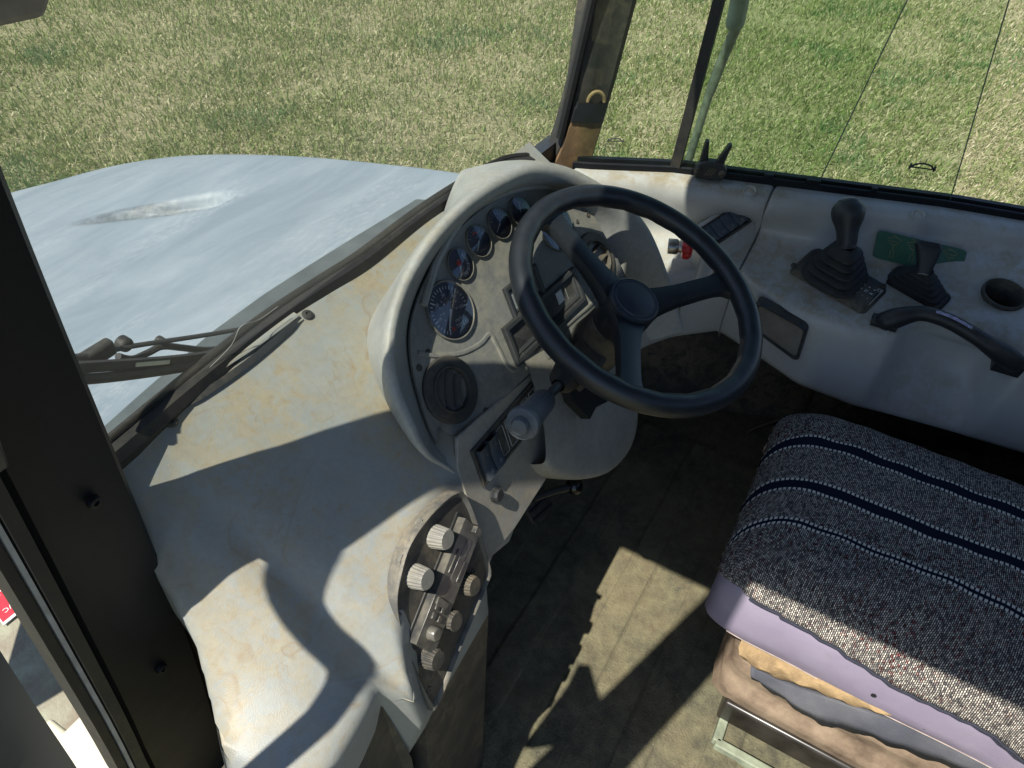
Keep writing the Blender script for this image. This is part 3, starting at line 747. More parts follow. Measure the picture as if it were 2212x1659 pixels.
# ---- displays
def frect(name, x0, x1, y0, y1, d0, d1, mat, par, inset=0, rot=YAW, c=None, bevel=.002):
    ca, sa = cos(rot), sin(rot); cx, cy = c or ((x0+x1)/2, (y0+y1)/2)
    def R2(x, y): return (cx+(x-cx)*ca-(y-cy)*sa, cy+(x-cx)*sa+(y-cy)*ca)
    pts = [PF(*R2(x, y), d0) for x, y in ((x0, y0), (x1, y0), (x1, y1), (x0, y1))]
    return MB().prism(pts, PN, d1-d0).build(name, mat, par, bevel=bevel)
def frame_rect(name, x0, x1, y0, y1, w_, d0, d1, mat, par, rot=YAW):
    cx, cy = (x0+x1)/2, (y0+y1)/2; ca, sa = cos(rot), sin(rot)
    def Q(x, y, d): return PF(cx+(x-cx)*ca-(y-cy)*sa, cy+(x-cx)*sa+(y-cy)*ca, d)
    rows = []
    for ins, d in ((0, d0), (0, d1-.0015), (.0015, d1), (w_*.45, d1), (w_*.6, d1-.004), (w_*.8, d1-.003), (w_, d1-.008), (w_+.0005, d0)):
        rows.append([Q(x, y, d) for x, y in ((x0+ins, y0+ins), (x1-ins, y0+ins), (x1-ins, y1-ins), (x0+ins, y1-ins))])
    return MB().grid(rows, True).build(name, mat, par, ang=20)
d1 = frame_rect("display", -.086, .014, .084, .140, .014, .004, .012, M_black, dash); d1['label'] = "upper small display window with a pale screen"
frect("screen", -.072, .0, .098, .126, .0055, .0065, M_screen, d1, bevel=0)
d2 = frame_rect("display", -.126, .112, .022, .088, .017, .004, .014, M_black, dash); d2['label'] = "long lower warning lamp display"
frect("screen", -.109, .095, .039, .071, .0052, .006, simple("lamp_window", (.035, .036, .038), .25), d2, bevel=0)
frect("label_patch", .038, .058, .045, .066, .0064, .0068, M_white, d2, bevel=0)
frect("lamp_divider", .070, .0708, .040, .070, .0064, .0068, M_print, d2, bevel=0)

# ---- air vents
def vent(a, b, R, ang, label, open_):
    s, t = fp(a, b, .01); c = PF(s, t, .008)
    v = MB().lathe(c, PN, [(R*1.02, -.004), (R*1.02, .002), (R*.98, .004), (R*.72, .0045), (R*.70, .0075), (R*.66, .0078), (R*.635, .005), (R*.62, -.02)], 44).build("air_vent", M_dusty, dash)
    v['label'] = label
    MB().lathe(c, PN, [(0, -.006), (R*.64, -.010)], 32).build("cavity", simple("cavity_black", (.004, .004, .005), .8), v)
    u = PXa*cos(ang)+PTa*sin(ang); w_ = np.cross(PN, u)
    for o_ in ((-.22, .22) if open_ else (-.04, .30, -.36)):
        hl = sqrt(max(.02, .36-o_*o_))*R; pts = []
        for q in np.linspace(-1, 1, 9):
            pts.append(c+u*q*hl+w_*(o_+.05*(1-q*q))*R+PN*.006)
        dep = PN*(-.010)+w_*(.006 if open_ else .012); thk = w_*.0010
        MB().grid([[p, p+thk, p+thk+dep, p+dep] for p in pts], True).build("louvre", M_dusty, v)
    return v
vent(1290, 560, .050, radians(10), "right round air vent with two open louvres", True)
vent(976, 842, .049, radians(55), "left round air vent in the shade with closed louvres", False)
for a, b in ((899, 895-100), (1043, 887), (1263, 465)):
    p = fp(a, b); MB().lathe(PF(*p, .006), PN, [(0, .0008), (.0022, .001), (.0026, .002), (.0045, .0018), (.0055, 0)], 14).build("screw", M_dusty, dash)

# ---- rocker switch strip
def switch_strip(par, O, ux, uy, nn, n_sw, wsw, hsw, label, lit=2):
    """strip frame with rocker switches; O = lower left corner"""
    L_ = n_sw*wsw+.016; Hh = hsw+.014
    pt = lambda x, y, d: O+ux*x+uy*y+nn*d
    rows = []
    for ins, d in ((0, -.002), (0, .0025), (.001, .0035), (.005, .0035), (.006, .001), (.007, -.001)):
        rows.append([pt(x, y, d) for x, y in ((ins, ins), (L_-ins, ins), (L_-ins, Hh-ins), (ins, Hh-ins))])
    fr_ = MB().grid(rows, True).build("switch_strip", M_dusty, par, ang=20); fr_['label'] = label
    MB().add([pt(x, y, .0005) for x, y in ((.006, .006), (L_-.006, .006), (L_-.006, Hh-.006), (.006, Hh-.006))], [(0, 1, 2, 3)]).build("backing", M_black, fr_, smooth=False)
    for i in range(n_sw):
        x0 = .008+i*wsw+.001; x1 = x0+wsw-.002
        if i < lit:   # rocking key
            rows = []
            for q in np.linspace(0, 1, 7):
                y = .007+hsw*q; d = .006+.0075*abs(q-.45)**1.3*1.2
                rows.append([pt(x0, y, .001), pt(x0, y, d), pt(x0+.0015, y, d+.001), pt(x1-.0015, y, d+.001), pt(x1, y, d), pt(x1, y, .001)])
            sw = MB().grid(rows).build("rocker_switch", M_blueblk, fr_, ang=40)
            MB().lathe(pt((x0+x1)/2, .007+hsw*.75, .0105), nn, [(0, .0006), (.0011, .0004)], 8).build("mark", M_print, sw)
            v, f = text("t", "D" if i else "O", .008, pt((x0+x1)/2, .007+hsw*.2, .0098), ux, uy, None, lift=.0006); MB().add(v, f).build("symbol", M_print, sw, smooth=False)
        else:         # blanking plate with a raised border
            sw = MB().prism([pt(x, y, .001) for x, y in ((x0, .007), (x1, .007), (x1, .007+hsw), (x0, .007+hsw))], nn, .002).build("blanking_plate", M_dusty, fr_, bevel=.0006)
            rr = rrect((x0+x1)/2, .007+hsw/2, (x1-x0)*.78, hsw*.86, .003)
            MB().tube([pt(x, y, .0034) for x, y in rr]+[pt(*rr[0], .0034)], .0007, 6).build("border", M_print, sw)
    return fr_
M_blueblk = plastic("switch_key", (.055, .07, .09), dust=(.16, .14, .11), amt=.4, stains=False, rough=.4, updust=False)
u_ = FX*cos(radians(-1.5))+LT_*sin(radians(-1.5)); v_ = np.cross(LN, u_)
switch_strip(dash, LF(-.300, -.071, .003), u_, v_, LN, 7, .0255, .056, "row of dark rocker switches and blanking plates below the left vent", 2)
M_heat = plastic('heater_trim', (.10, .10, .095), dust=(.34, .29, .2), amt=.8, stains=False, rough=.5)
def FH(s, t, d=0):
    q = F(s, t, d)-CP; return CP+q*(np.dot(LO+LN*(d+.013)-CP, LN)/np.dot(q, LN))
# ---- heater panel
hp = [(-.346, -.040), (-.338, -.060), (-.345, -.105), (-.362, -.172), (-.378, -.186), (-.47, -.212), (-.545, -.236), (-.556, -.228), (-.551, -.18), (-.540, -.125), (-.520, -.075), (-.490, -.048), (-.455, -.030), (-.41, -.026), (-.372, -.030)]
hpo = resample(cr([np.array(p) for p in hp], 6, True), 80)
cen = np.array((-.45, -.12)); rows = []
for p in hpo:
    q = lambda k_, d: FH(*(cen+(p-cen)*k_), d)
    rows.append([q(1.03, -.016), q(1.025, .003), q(1.015, .0055), q(1.0, .007), q(.975, .006), q(.955, .003), q(.945, .001)])
hpn = MB().grid(list(zip(*rows)), True).build("heater_panel", M_heat, dash); hpn['label'] = "heater and radio panel with ribbed knobs"
MB().prism([FH(*(cen+(p-cen)*.955), .0) for p in hpo], LN, .002).build("panel_plate", M_dusty, hpn, ang=30)
def rknob(a, b, r, h, mat, lab=None):
    s, t = fp(a, b, .012); c = FH(s, t, .002); vs = []
    seg = 72; rows = []
    for (rr, hh) in ((1.0, .0), (1.0, .003), (.97, h*.3), (.86, h), (.78, h+.0015)):
        rows.append([c+LN*hh+(FX*cos(q)+LT_*sin(q))*r*rr*(1-.07*(1 if (i % 4) < 2 else 0)*(1 if 0 < hh <= h else 0)) for i, q in enumerate(np.linspace(0, 2*pi, seg, endpoint=False))])
    m_ = MB().grid(rows, True); m_.add(rows[-1], [tuple(range(seg))])
    o = m_.build("knob", mat, hpn, ang=25)
    if lab: o['label'] = lab
    return o
rknob(950, 1160, .0165, .022, M_knob, "sunlit ribbed knob nearest the top"); rknob(906, 1246, .0165, .022, M_knob, "sunlit ribbed knob below the first")
for q in ((1012, 1262), (972, 1338), (932, 1420)): rknob(*q, .0165, .020, M_dusty, "dark ribbed knob right of the radio")
# radio
ru = np.array(fp(1016, 1130, .012)); rv = np.array(fp(912, 1400, .012)); dr = rv-ru; LR = np.linalg.norm(dr); dr /= LR; dn = np.array((dr[1], -dr[0]))
if dn[1] > 0: dn = -dn
RW = .040
def RD(x, y, d): return FH(*(ru+dr*x*LR+dn*(y-.5)*RW), d)
rr_ = [(0, 0), (1, 0), (1, 1), (0, 1)]
rad = MB().prism([RD(x, y, .0) for x, y in ((-.03, -.12), (1.03, -.12), (1.03, 1.12), (-.03, 1.12))], LN, .004).build("radio", M_black, hpn, bevel=.001)
rad['label'] = "radio with small chrome edged buttons"
m_ = MB(); m_.prism([RD(x, y, .004) for x, y in rr_], LN, .013)
m_.box(RD(.30, .62, .017), (LR*.34, RW*.34, .001), (FX*dr[0]+LT_*dr[1], FX*dn[0]+LT_*dn[1], LN))
m_.box(RD(.34, .25, .0175), (.035, .0022, .002), (FX*dr[0]+LT_*dr[1], FX*dn[0]+LT_*dn[1], LN))
m_.box(RD(.38, .78, .0175), (.030, .003, .002), (FX*dr[0]+LT_*dr[1], FX*dn[0]+LT_*dn[1], LN))
m_.box(RD(.66, .45, .018), (.010, .026, .004), (FX*dr[0]+LT_*dr[1], FX*dn[0]+LT_*dn[1], LN))
m_.box(RD(.04, .75, .020), (.010, .016, .009), (FX*dr[0]+LT_*dr[1], FX*dn[0]+LT_*dn[1], LN))
for bx in (.70, .77):
    for by in (.30, .62): m_.box(RD(bx, by, .018), (.009, .007, .003), (FX*dr[0]+LT_*dr[1], FX*dn[0]+LT_*dn[1], LN))
m_.lathe(RD(.88, .5, .017), LN, [(0, .012), (.008, .012), (.0095, .010), (.010, .0)], 24)
RADIO_FACE = m_
k = N("radio_face"); M_radio = k.pbr(k.mix(k.ramp(k.noise(50, 5), [(.3, 0.), (.7, 1.)]), (.05, .05, .05), (.16, .15, .12)), .28, spec=.7)
# power socket below the switches, twisted dark cap
s_, t_ = fp(1072, 1068, .006); c_ = LF(s_, t_, .002)
MB().lathe(c_, LN, [(0, .012), (.009, .012), (.0115, .008), (.010, .005), (.0125, .003), (.0125, 0)], 9).build("socket_cap", M_black, dash, ang=20)

m_.build("faceplate", M_radio, rad, bevel=.0012)
for i, (a, b) in enumerate(((884, 1180), (868, 1208), (905, 1128))):
    s, t = fp(a, b, .003); rr = rrect(s, t, .010, .007, .001)
    MB().tube([FH(x, y, .0026) for x, y in rr]+[FH(*rr[0], .0026)], .0005, 5).build("symbol", M_print, hpn)
for a, b in ((1012, 1088), (928, 1490), (862, 1330), (1022, 1235)):
    s, t = fp(a, b, .003); MB().lathe(FH(s, t, .002), LN, [(0, .0008), (.002, .001), (.0025, .002), (.004, .0018), (.005, 0)], 14).build("screw", M_dusty, hpn)

# ---- lower fascia / column shroud (rounded belly below the panel)
top_t = .035
bo = [fp(a, b, .02) for a, b in ((1165, 1000), (1178, 1020), (1205, 1030), (1260, 1033), (1310, 1018), (1345, 985), (1364, 940), (1368, 890), (1352, 835))]
bo = resample(cr([np.array(p) for p in bo], 6), 30)
rows = []
for p in bo:
    s, t = p; s0 = lerp(s, [bo[0][0], bo[-1][0]], [-.095, .16]); r = []
    for q in np.linspace(0, 1, 12):
        ss = s0+(s-s0)*q; tt = top_t+(t-top_t)*q
        r.append(LF(ss, tt, .0+.035*sin(q*pi*.62)))
    e = r[-1]; r += [LF(s, t-.004, .018), LF(s-.004, t-.002, -.03), LF(s, t+.03, -.10)]
    rows.append(r)
MB().grid(rows).build("column_shroud", M_fasc, dash, sub=1)
# flat fascia between panel and shroud
fz = [fp(a, b) for a, b in ((985, 945), (1060, 880), (1190, 768), (1350, 640), (1350, 760), (1250, 880), (1180, 1030), (1110, 1140), (1050, 1215), (1010, 1090), (985, 1010))]
MB().prism([LF(s, t, -.004) for s, t in fz], LN, .0065).build("fascia", M_fasc, dash, bevel=.002)
# ---- right end of the dash: cowl flank, switch pod and lower trim towards the console

# ------------------------------------------------------------------ side console on the right
con = empty("side_console", (.65, -.2, .55), "grey moulded side console under the right window with levers and a cup hole", "side console")
bx = [(-1.1, .62), (-.744, .553), (-.672, .544), (-.402, .500), (-.28, .502), (-.183, .545), (-.065, .590), (.025, .500), (.06, .44), (.09, .37)]
def bot_x(y): return lerp(y, [p[0] for p in bx], [p[1] for p in bx])
def in_x(y): return lerp(y, [-1.1, -.659, -.494, -.338, -.2, -.094, -.06], [.60, .569, .558, .535, .531, .562, .585])
def base_x(y): return lerp(y, [-1.1, -.503, -.323, -.207, -.081, 0, .1, .3], [.88, .752, .724, .714, .700, .672, .62, .52])
rows = []
Y1 = -.072
# coordinates along the section for one station y
def section(y):
    sx = sill_x(y); b = base_x(y); i_ = in_x(y); bt = bot_x(y); r = []
    bz = .60+.25*(b-.62); iz = .60+.25*(i_-.62)
    r.append((sx-.006, y, SZ-.008)); r.append((sx-.034, y, SZ-.011)); r.append((sx-.050, y, SZ-.022)); r.append((sx-.057, y, SZ-.045))
    for q in (.1, .5, .95): r.append((lerp(q, [0, 1], [sx-.056, b+.012]), y, lerp(q, [0, 1], [SZ-.06, bz+.022])))
    r.append((b+.002, y, bz+.006)); r.append((b-.016, y, bz-.004))
    for q in (.25, .5, .75): r.append((lerp(q, [0, 1], [b-.012, i_+.02]), y, lerp(q, [0, 1], [bz-.003, iz+.004])))
    r.append((i_+.016, y, iz+.006)); r.append((i_+.002, y, iz+.003)); r.append((i_-.009, y, iz-.014))
    for q in (.25, .5, .75, 1): r.append((lerp(q, [0, 1], [i_-.012, bt]), y, lerp(q, [0, 1], [iz-.03, .41])))
    r.append((bt+.008, y, .397)); r.append((bt+.05, y, .40))
    return [np.array(p, float) for p in r]
ysC = list(np.linspace(-1.12, -.70, 10))+list(np.linspace(-.68, Y1, 50))
rows = [section(y) for y in ysC]
# scoop under the grab handle, cup-hole swelling and raised lever base pad
for r in rows:
    for j, p in enumerate(r):
        y = p[1]
        if 12 <= j <= 18:
            e = np.clip(1-(abs(y+.535)/.110)**3, 0, 1)**.8
            p[0] += .075*e*{12: .55, 13: .9, 14: 1, 15: .95, 16: .75, 17: .45, 18: .2}[j]; p[2] -= .022*e*(1 if j < 16 else .3)
        if 4 <= j <= 10:
            e = np.clip(1-((y+.64)/.10)**2, 0, 1)
            p[2] += .016*e*(1 if j > 6 else .3)
rows[-1] = [p+np.array((0, 0, 0)) for p in rows[-1]]
edge_r = [p+np.array((.0, -.002, -.006)) for p in rows[-1]]
edge_r = [p+np.array((.004, .004, -.006)) for p in rows[-1]]
mb = MB(); mb.grid(rows+[edge_r, [p+np.array((.02, 0, -.03)) for p in edge_r]]); cbody = mb.build("console_body", M_cons, con, sub=1)
cbody['label'] = "grey moulded shell with a scooped grip recess"
# forward trim piece beyond the seam, carrying the switch pod
ft = empty("side_trim", (.6, .08, .65), "dusty grey corner trim between binnacle and side console with switch pod", "trim panel")
def section2(y):
    sx = sill_x(y); b = base_x(y); r = []
    k_ = np.clip((y+.06)/.2, 0, 1)
    i_ = lerp(y, [-.064, .0, .05, .10, .16, .3], [.585, .56, .50, .44, .40, .36]); bt = bot_x(y)
    bz = .60+.25*(b-.62); iz = .60+.25*(i_-.62)+.01*k_
    r.append((sx-.006, y, SZ-.008)); r.append((sx-.034, y, SZ-.011)); r.append((sx-.050, y, SZ-.022)); r.append((sx-.057, y, SZ-.045))
    for q in (.1, .5, .95): r.append((lerp(q, [0, 1], [sx-.056, b+.012]), y, lerp(q, [0, 1], [SZ-.06, bz+.022])))
    r.append((b+.002, y, bz+.006)); r.append((b-.016, y, bz-.004))
    for q in (.25, .5, .75): r.append((lerp(q, [0, 1], [b-.012, i_+.02]), y, lerp(q, [0, 1], [bz-.003, iz+.004])))
    r.append((i_+.016, y, iz+.006)); r.append((i_+.002, y, iz+.003)); r.append((i_-.009, y, iz-.014))
    for q in (.25, .5, .75, 1): r.append((lerp(q, [0, 1], [i_-.012, bt]), y, lerp(q, [0, 1], [iz-.03, .41])))
    r.append((bt+.008, y, .397)); r.append((bt+.05, y, .40))
    return [np.array(p, float) for p in r]
rows = [section2(y) for y in np.linspace(-.064, .34, 30)]
e0_ = [p+np.array((.004, -.004, -.006)) for p in rows[0]]
mb = MB(); mb.grid([[p+np.array((.02, 0, -.03)) for p in e0_], e0_]+rows); mb.build("trim_body", M_cons, ft, sub=1)
# switch pod: wedge with four rocker switches
pA, pB, pC, pD = [onpl(a, b, (.64, .0, .665), (-.45, -.35, 1)) for a, b in ((1498, 500), (1590, 440), (1612, 500), (1540, 548))]
ux_ = (pB-pA); LX = np.linalg.norm(ux_); ux_ /= LX; nn_ = np.array((-.45, -.35, 1)); nn_ /= np.linalg.norm(nn_); uy_ = np.cross(nn_, ux_)
def wedge(s0):
    q = [pA-ux_*.012+uy_*.010, pB+ux_*.012+uy_*.010, pB+ux_*.014-uy_*.062, pA-ux_*.012-uy_*.062]
    q = [p-nn_*.002 for p in q]; lo = [p-np.array((0, 0, .09)) for p in q]
    lo[0] += np.array((.03, .04, 0)); lo[1] += np.array((.05, .02, 0)); lo[2] += np.array((.01, -.02, 0)); lo[3] += np.array((-.03, 0, 0))
    return MB().add(q+lo, [(0, 1, 2, 3), (0, 4, 5, 1), (1, 5, 6, 2), (2, 6, 7, 3), (3, 7, 4, 0)])
wedge(0).build("switch_pod", M_cons, ft, bevel=.012, seg=4)
ss_ = switch_strip(ft, pA-uy_*.056+ux_*.0, ux_, uy_, nn_, 4, (LX-.016)/4, .040, "row of rocker switches on the pod under the window", 4)
# emergency stop
es = onpl(1465, 533, (.50, .05, .63), (-.6, -.6, .55)); en = np.array((-.35, -.80, .30)); en /= np.linalg.norm(en)
en = (onpl(1498, 533, es, (0, 1, .2))-es); en = np.array((.25, -.85, .12)); en /= np.linalg.norm(en)
eb = MB().lathe(es-en*.012, en, [(.017, -.01), (.017, .008), (.015, .012), (.0125, .013), (.0125, .022)], 28).build("stop_collar", M_metal, ft); eb['label'] = "chrome collar of the red stop button"
rows = []
for rr, hh in ((.0125, .020), (.0195, .021), (.0205, .026), (.0205, .032), (.017, .036), (0.0001, .038)):
    rows.append([(rr*(1+.03*(i % 2)), hh) for i in range(1)])
m_ = MB(); c = es-en*.012
a_ = np.cross(en, (0, 0, 1)); a_ /= np.linalg.norm(a_); b_ = np.cross(en, a_)
m_.grid([[c+en*hh+(a_*cos(q)+b_*sin(q))*rr*(1+(.05 if (i // 2) % 2 and rr > .0232 else 0)) for i, q in enumerate(np.linspace(0, 2*pi, 56, endpoint=False))] for rr, hh in ((.0125, .020), (.0235, .022), (.0255, .028), (.0255, .036), (.021, .042), (.0001, .045))], True)
q_ = m_.build("stop_button", M_red, ft, ang=25); q_['label'] = "red mushroom stop button"
# screw recesses along the wall
def wall_pt(a, b, dx=.05):
    y = 0
    for _ in range(6):
        x = sill_x(y)-dx; p = Xp(a, b, x); y = p[1]
    return p
for a, b, par in ((1620, 413, ft), (1984, 464, con), (1572, 476+60, ft)):
    if b > 500: continue
    p = wall_pt(a, b, .050); n_ = np.array((-.62, 0, .78))
    MB().lathe(p-n_*.004, n_, [(0, .002), (.006, .0025), (.0075, .0015), (.010, .001), (.0125, .006), (.0145, .0055)], 22).build("screw_recess", M_cons, par)
# green shift diagram plate
def wallproj(a, b, off=.0):
    y = -.3; p = None
    for _ in range(10):
        sx = sill_x(y); bb = base_x(y); bz = .60+.25*(bb-.62); A = np.array((sx-.056-off, y, SZ-.06)); B = np.array((bb+.012-off, y, bz+.022))
        nrm = np.cross(A-B, np.array((sill_x(y-.02)-sill_x(y+.02), -.04, 0))); p = onpl(a, b, A, nrm); y = p[1]
    return p
gp = [wallproj(a, b, .016) for a, b in ((1897, 497), (2088, 541), (2066, 606), (1884, 556))]
gu = gp[1]-gp[0]; gv = gp[3]-gp[0]; gn = np.cross(gv, gu); gn /= np.linalg.norm(gn)
if gn[0] > 0: gn = -gn
rr = rrect(.5, .5, 1, 1, .09)
gpl = MB().prism([gp[0]+gu*x+gv*y for x, y in rr], gn, .0025).build("diagram_plate", M_green, con, ang=30); gpl['label'] = "green plate with faint yellow pictograms"
m_ = MB()
def gl(pts): m_.tube([gp[0]+gu*x+gv*y+gn*.0027 for x, y in pts], .00055, 5)
for cx, ty in ((.20, 0), (.42, 1), (.83, 2)):
    gl([(cx-.02, .85), (cx-.02, .62), (cx+.02, .62), (cx+.02, .85), (cx-.02, .85)]); gl([(cx, .6), (cx, .42), (cx-.05, .35)]); gl([(cx, .42), (cx+.05, .35)])
    gl([(cx-.07, .28), (cx+.06, .28), (cx+.08, .20), (cx+.02, .12), (cx-.08, .2), (cx-.07, .28)]); gl([(cx+.02, .12), (cx-.03, .04 if ty != 2 else .10)])
m_.build("pictograms", M_gold, gpl)
# lamp cover / speaker on the console face
rows = []; fc = [Xp(a, b, .512) for a, b in ((1640, 652), (1741, 708), (1722, 772), (1632, 706))]
cc = sum(fc)/4; fn_ = np.cross(fc[1]-fc[0], fc[3]-fc[0]); fn_ /= np.linalg.norm(fn_)
if fn_[0] > 0: fn_ = -fn_
def Lq(x, y, d): return fc[0]*(1-x)*(1-y)+fc[1]*x*(1-y)+fc[2]*x*y+fc[3]*(1-x)*y+fn_*d
rr = rrect(.5, .5, 1, 1, .12, 5)
m_ = MB(); ringc = lambda sc_, d: [Lq(.5+(x-.5)*sc_, .5+(y-.5)*(1-(1-sc_)*1.5), d) for x, y in rr]
m_.grid([ringc(1.10, -.02), ringc(1.09, .006), ringc(1.05, .012), ringc(1.0, .012), ringc(.96, .007)], True)
lamp = m_.build("lamp_cover", M_black, con); lamp['label'] = "rectangular dark lamp lens in a black rubber frame"
m_ = MB(); r0 = ringc(.97, .006); m_.add(r0, [tuple(range(len(r0)))]); m_.build("lens", simple("smoky_lens", (.16, .15, .135), .25, nz=14, amt=.4), lamp, smooth=False)
# faded instruction label on the console face
lp = [Xp(a, b, .514) for a, b in ((1762, 760), (1890, 805), (1872, 842), (1735, 800))]
m_ = MB()
for i in range(7):
    for (q0, q1) in ((.05, .42+.06*((i*7) % 3)), (.52, .9-.08*(i % 2))):
        y = .1+.12*i; a = lp[0]*(1-y)+lp[3]*y; b = lp[1]*(1-y)+lp[2]*y
        m_.add([a+(b-a)*q0+np.array((-.006, 0, 0)), a+(b-a)*q1+np.array((-.006, 0, 0)), a+(b-a)*q1+np.array((-.006, 0, -.002)), a+(b-a)*q0+np.array((-.006, 0, -.002))], [(0, 1, 2, 3)])
#m_.build("faded_print", M_print, con, smooth=False)
# cup hole
cc_ = CT(2172, 632, .024); m_ = MB()
m_.lathe(cc_, CTN, [(.044, -.010), (.0435, -.002), (.0405, .0005), (.0375, -.004), (.0365, -.04), (.034, -.075), (0, -.075)], 36)
def bore(body, c, ax, r, depth):
    cut = MB().lathe(np.array(c)+ax*.04, ax, [(.0001, 0), (r, 0), (r, -depth-.04), (.0001, -depth-.04)], 40).build("bore", M_dusty)
    bo_ = body.modifiers.new("bore", 'BOOLEAN'); bo_.operation = 'DIFFERENCE'; bo_.object = cut; bo_.solver = 'EXACT'
    dg = bpy.context.evaluated_depsgraph_get(); dg.update()
    me = bpy.data.meshes.new_from_object(body.evaluated_get(dg)); body.modifiers.clear(); body.data = me
    bpy.data.objects.remove(cut)
try: bore(cbody, cc_, CTN, .0375, .075)
except Exception as e: print("bore", e)
m_.build("cup_holder", M_dusty, con)
# grab handle
hA, hB = CT(1905, 712, .0), CT(2192, 796, .0)
hp_ = [CT(1893, 700, .002), CT(1925, 690, .016), CT(1965, 680, .032), CT(2000, 678, .042), CT(2050, 694, .048), CT(2100, 722, .046), CT(2140, 748, .036), CT(2180, 775, .016), CT(2204, 792, .0)]
hpp = cr(hp_, 6); nP = len(hpp)
rad_ = [lerp(i/(nP-1), [0, .06, .16, .3, .5, .7, .84, .94, 1], [.008, .021, .023, .017, .0165, .017, .023, .021, .008]) for i in range(nP)]
m_ = MB(); m_.tube(hpp, rad_, 14, flat=.95)
for fr_ in (.10, .90):
    p = hpp[int(fr_*(nP-1))]; d = hB-hA; d /= np.linalg.norm(d)
    m_.box(p-CTN*.014, (.052, .030, .030), (d, np.cross(CTN, d), CTN))
hd = m_.build("grab_handle", M_black, con, bevel=.003, ang=50); hd['label'] = "black moulded grab handle with a worn shiny patch"
m_ = MB(); pp = hpp[int(.42*nP):int(.62*nP)]
m_.grid([[p+CTN*.0172+np.array((-.002+.003*(i % 2), 0, .0)), p+CTN*.0150+np.array((-.0085, 0, .0))] for i, p in enumerate(pp)])
m_.build("worn_patch", simple("worn_lilac", (.42, .38, .5), .6, nz=200, amt=.5), hd)
for fr_ in (.07, .93):
    p = hpp[int(fr_*(nP-1))]; MB().lathe(p+CTN*.0145, CTN, [(0, .001), (.004, .0012), (.0055, .0005), (.006, -.002)], 12).build("screw_hole", M_rubber, hd)

# ------------------------------------------------------------------ levers
M_stalk0 = plastic('button_grey', (.075, .08, .085), dust=(.2, .18, .14), amt=.4, stains=False, rough=.4)
def bellows(c, ux, uy, nn, sizes, mat, name, par, sh=(0, 0)):
    m_ = MB(); rows = []; h = 0
    c = np.array(c)
    for (w_, l_, hh, ox, oy) in sizes:
        rr = rrect(ox, oy, w_, l_, min(w_, l_)*.28, 5)
        rows.append([c+ux*x+uy*y+nn*hh for x, y in rr])
    m_.grid(rows, True); return m_.build(name, mat, par, ang=25)
cY = np.array([0, -1., 0])            # backwards along the console
gA, gB, gC, gD = [CT(a, b) for a, b in ((1695, 580), (1845, 668), (1918, 632), (1782, 552))]
gc = (gA+gB+gC+gD)/4; gl_ = (gB-gA); GL = np.linalg.norm(gl_); gl_ /= GL; gw = gD-gA; gw -= gl_*(gw@gl_); GW = np.linalg.norm(gw); gw /= GW
lev = empty("gear_lever", tuple(gc), "tall black gear lever with a bulbous grip and stepped rubber boot", "gear lever")
rr = rrect(0, 0, GL, GW, .012, 5); nb = np.cross(gl_, gw); nb = nb if nb[2] > 0 else -nb
rows = [[gc+gl_*x*k_+gw*y*k_+nb*d for x, y in rr] for k_, d in ((1.08, -.004), (1.06, .004), (1.0, .010), (.97, .014), (.95, .0145), (0.01, .0145))]
MB().grid(rows, True).build("base_plate", M_dusty, lev, ang=25)
bc = onpl(1811, 574, gc+nb*.045, nb)-nb*.045
sz = []
for i in range(5):
    w_ = .116-.0135*i; h0 = .014+.0165*i
    sz += [(w_*.74, w_*.80, h0, 0, 0), (w_*.98, w_*1.06, h0+.002, 0, 0), (w_, w_*1.08, h0+.006, 0, 0), (w_*.95, w_*1.03, h0+.009, 0, 0), (w_*.72, w_*.78, h0+.0145, 0, 0)]
sz += [(.036, .036, .100, 0, 0), (.030, .030, .106, 0, 0)]
bellows(bc, gw, gl_, nb, sz, M_rubber, "rubber_boot", lev)
kt = bc+nb*.100; top = onpl(1833, 436, bc+np.array((.02, .0, 0)), (-.8, -.55, .1)); ax_ = top-kt; HL = np.linalg.norm(ax_); ax_ /= HL
pr_ = [(.0001, -.004), (.019, -.004), (.0195, .0), (.0185, .004), (.0195, .008), (.0205, HL*.15), (.0215, HL*.32), (.0245, HL*.45), (.0305, HL*.60), (.0335, HL*.74), (.0325, HL*.86), (.027, HL*.95), (.0235, HL*.985), (.0225, HL*1.0), (.021, HL*.995), (.018, HL*1.02), (.013, HL*1.03), (.010, HL*1.022), (.0, HL*1.03)]
MB().lathe(kt, ax_, pr_, 36).build("grip", M_black, lev, ang=60)
MB().lathe(kt+ax_*HL*1.012, ax_, [(.0205, -.004), (.0205, .002), (.018, .004), (.0165, .001), (.0155, .001), (.014, .005), (.007, .0085), (0, .009)], 28).build('thumb_button', M_stalk0, lev)
# shift pattern print on the base
pc = onpl(1868, 632, gc+nb*.0148, nb); m_ = MB()
def gtx(s_, x, y, sz_): v, f = text("t", s_, sz_, pc+gw*x+gl_*y, gw, -gl_, None, lift=.0006); m_.add(v, f)
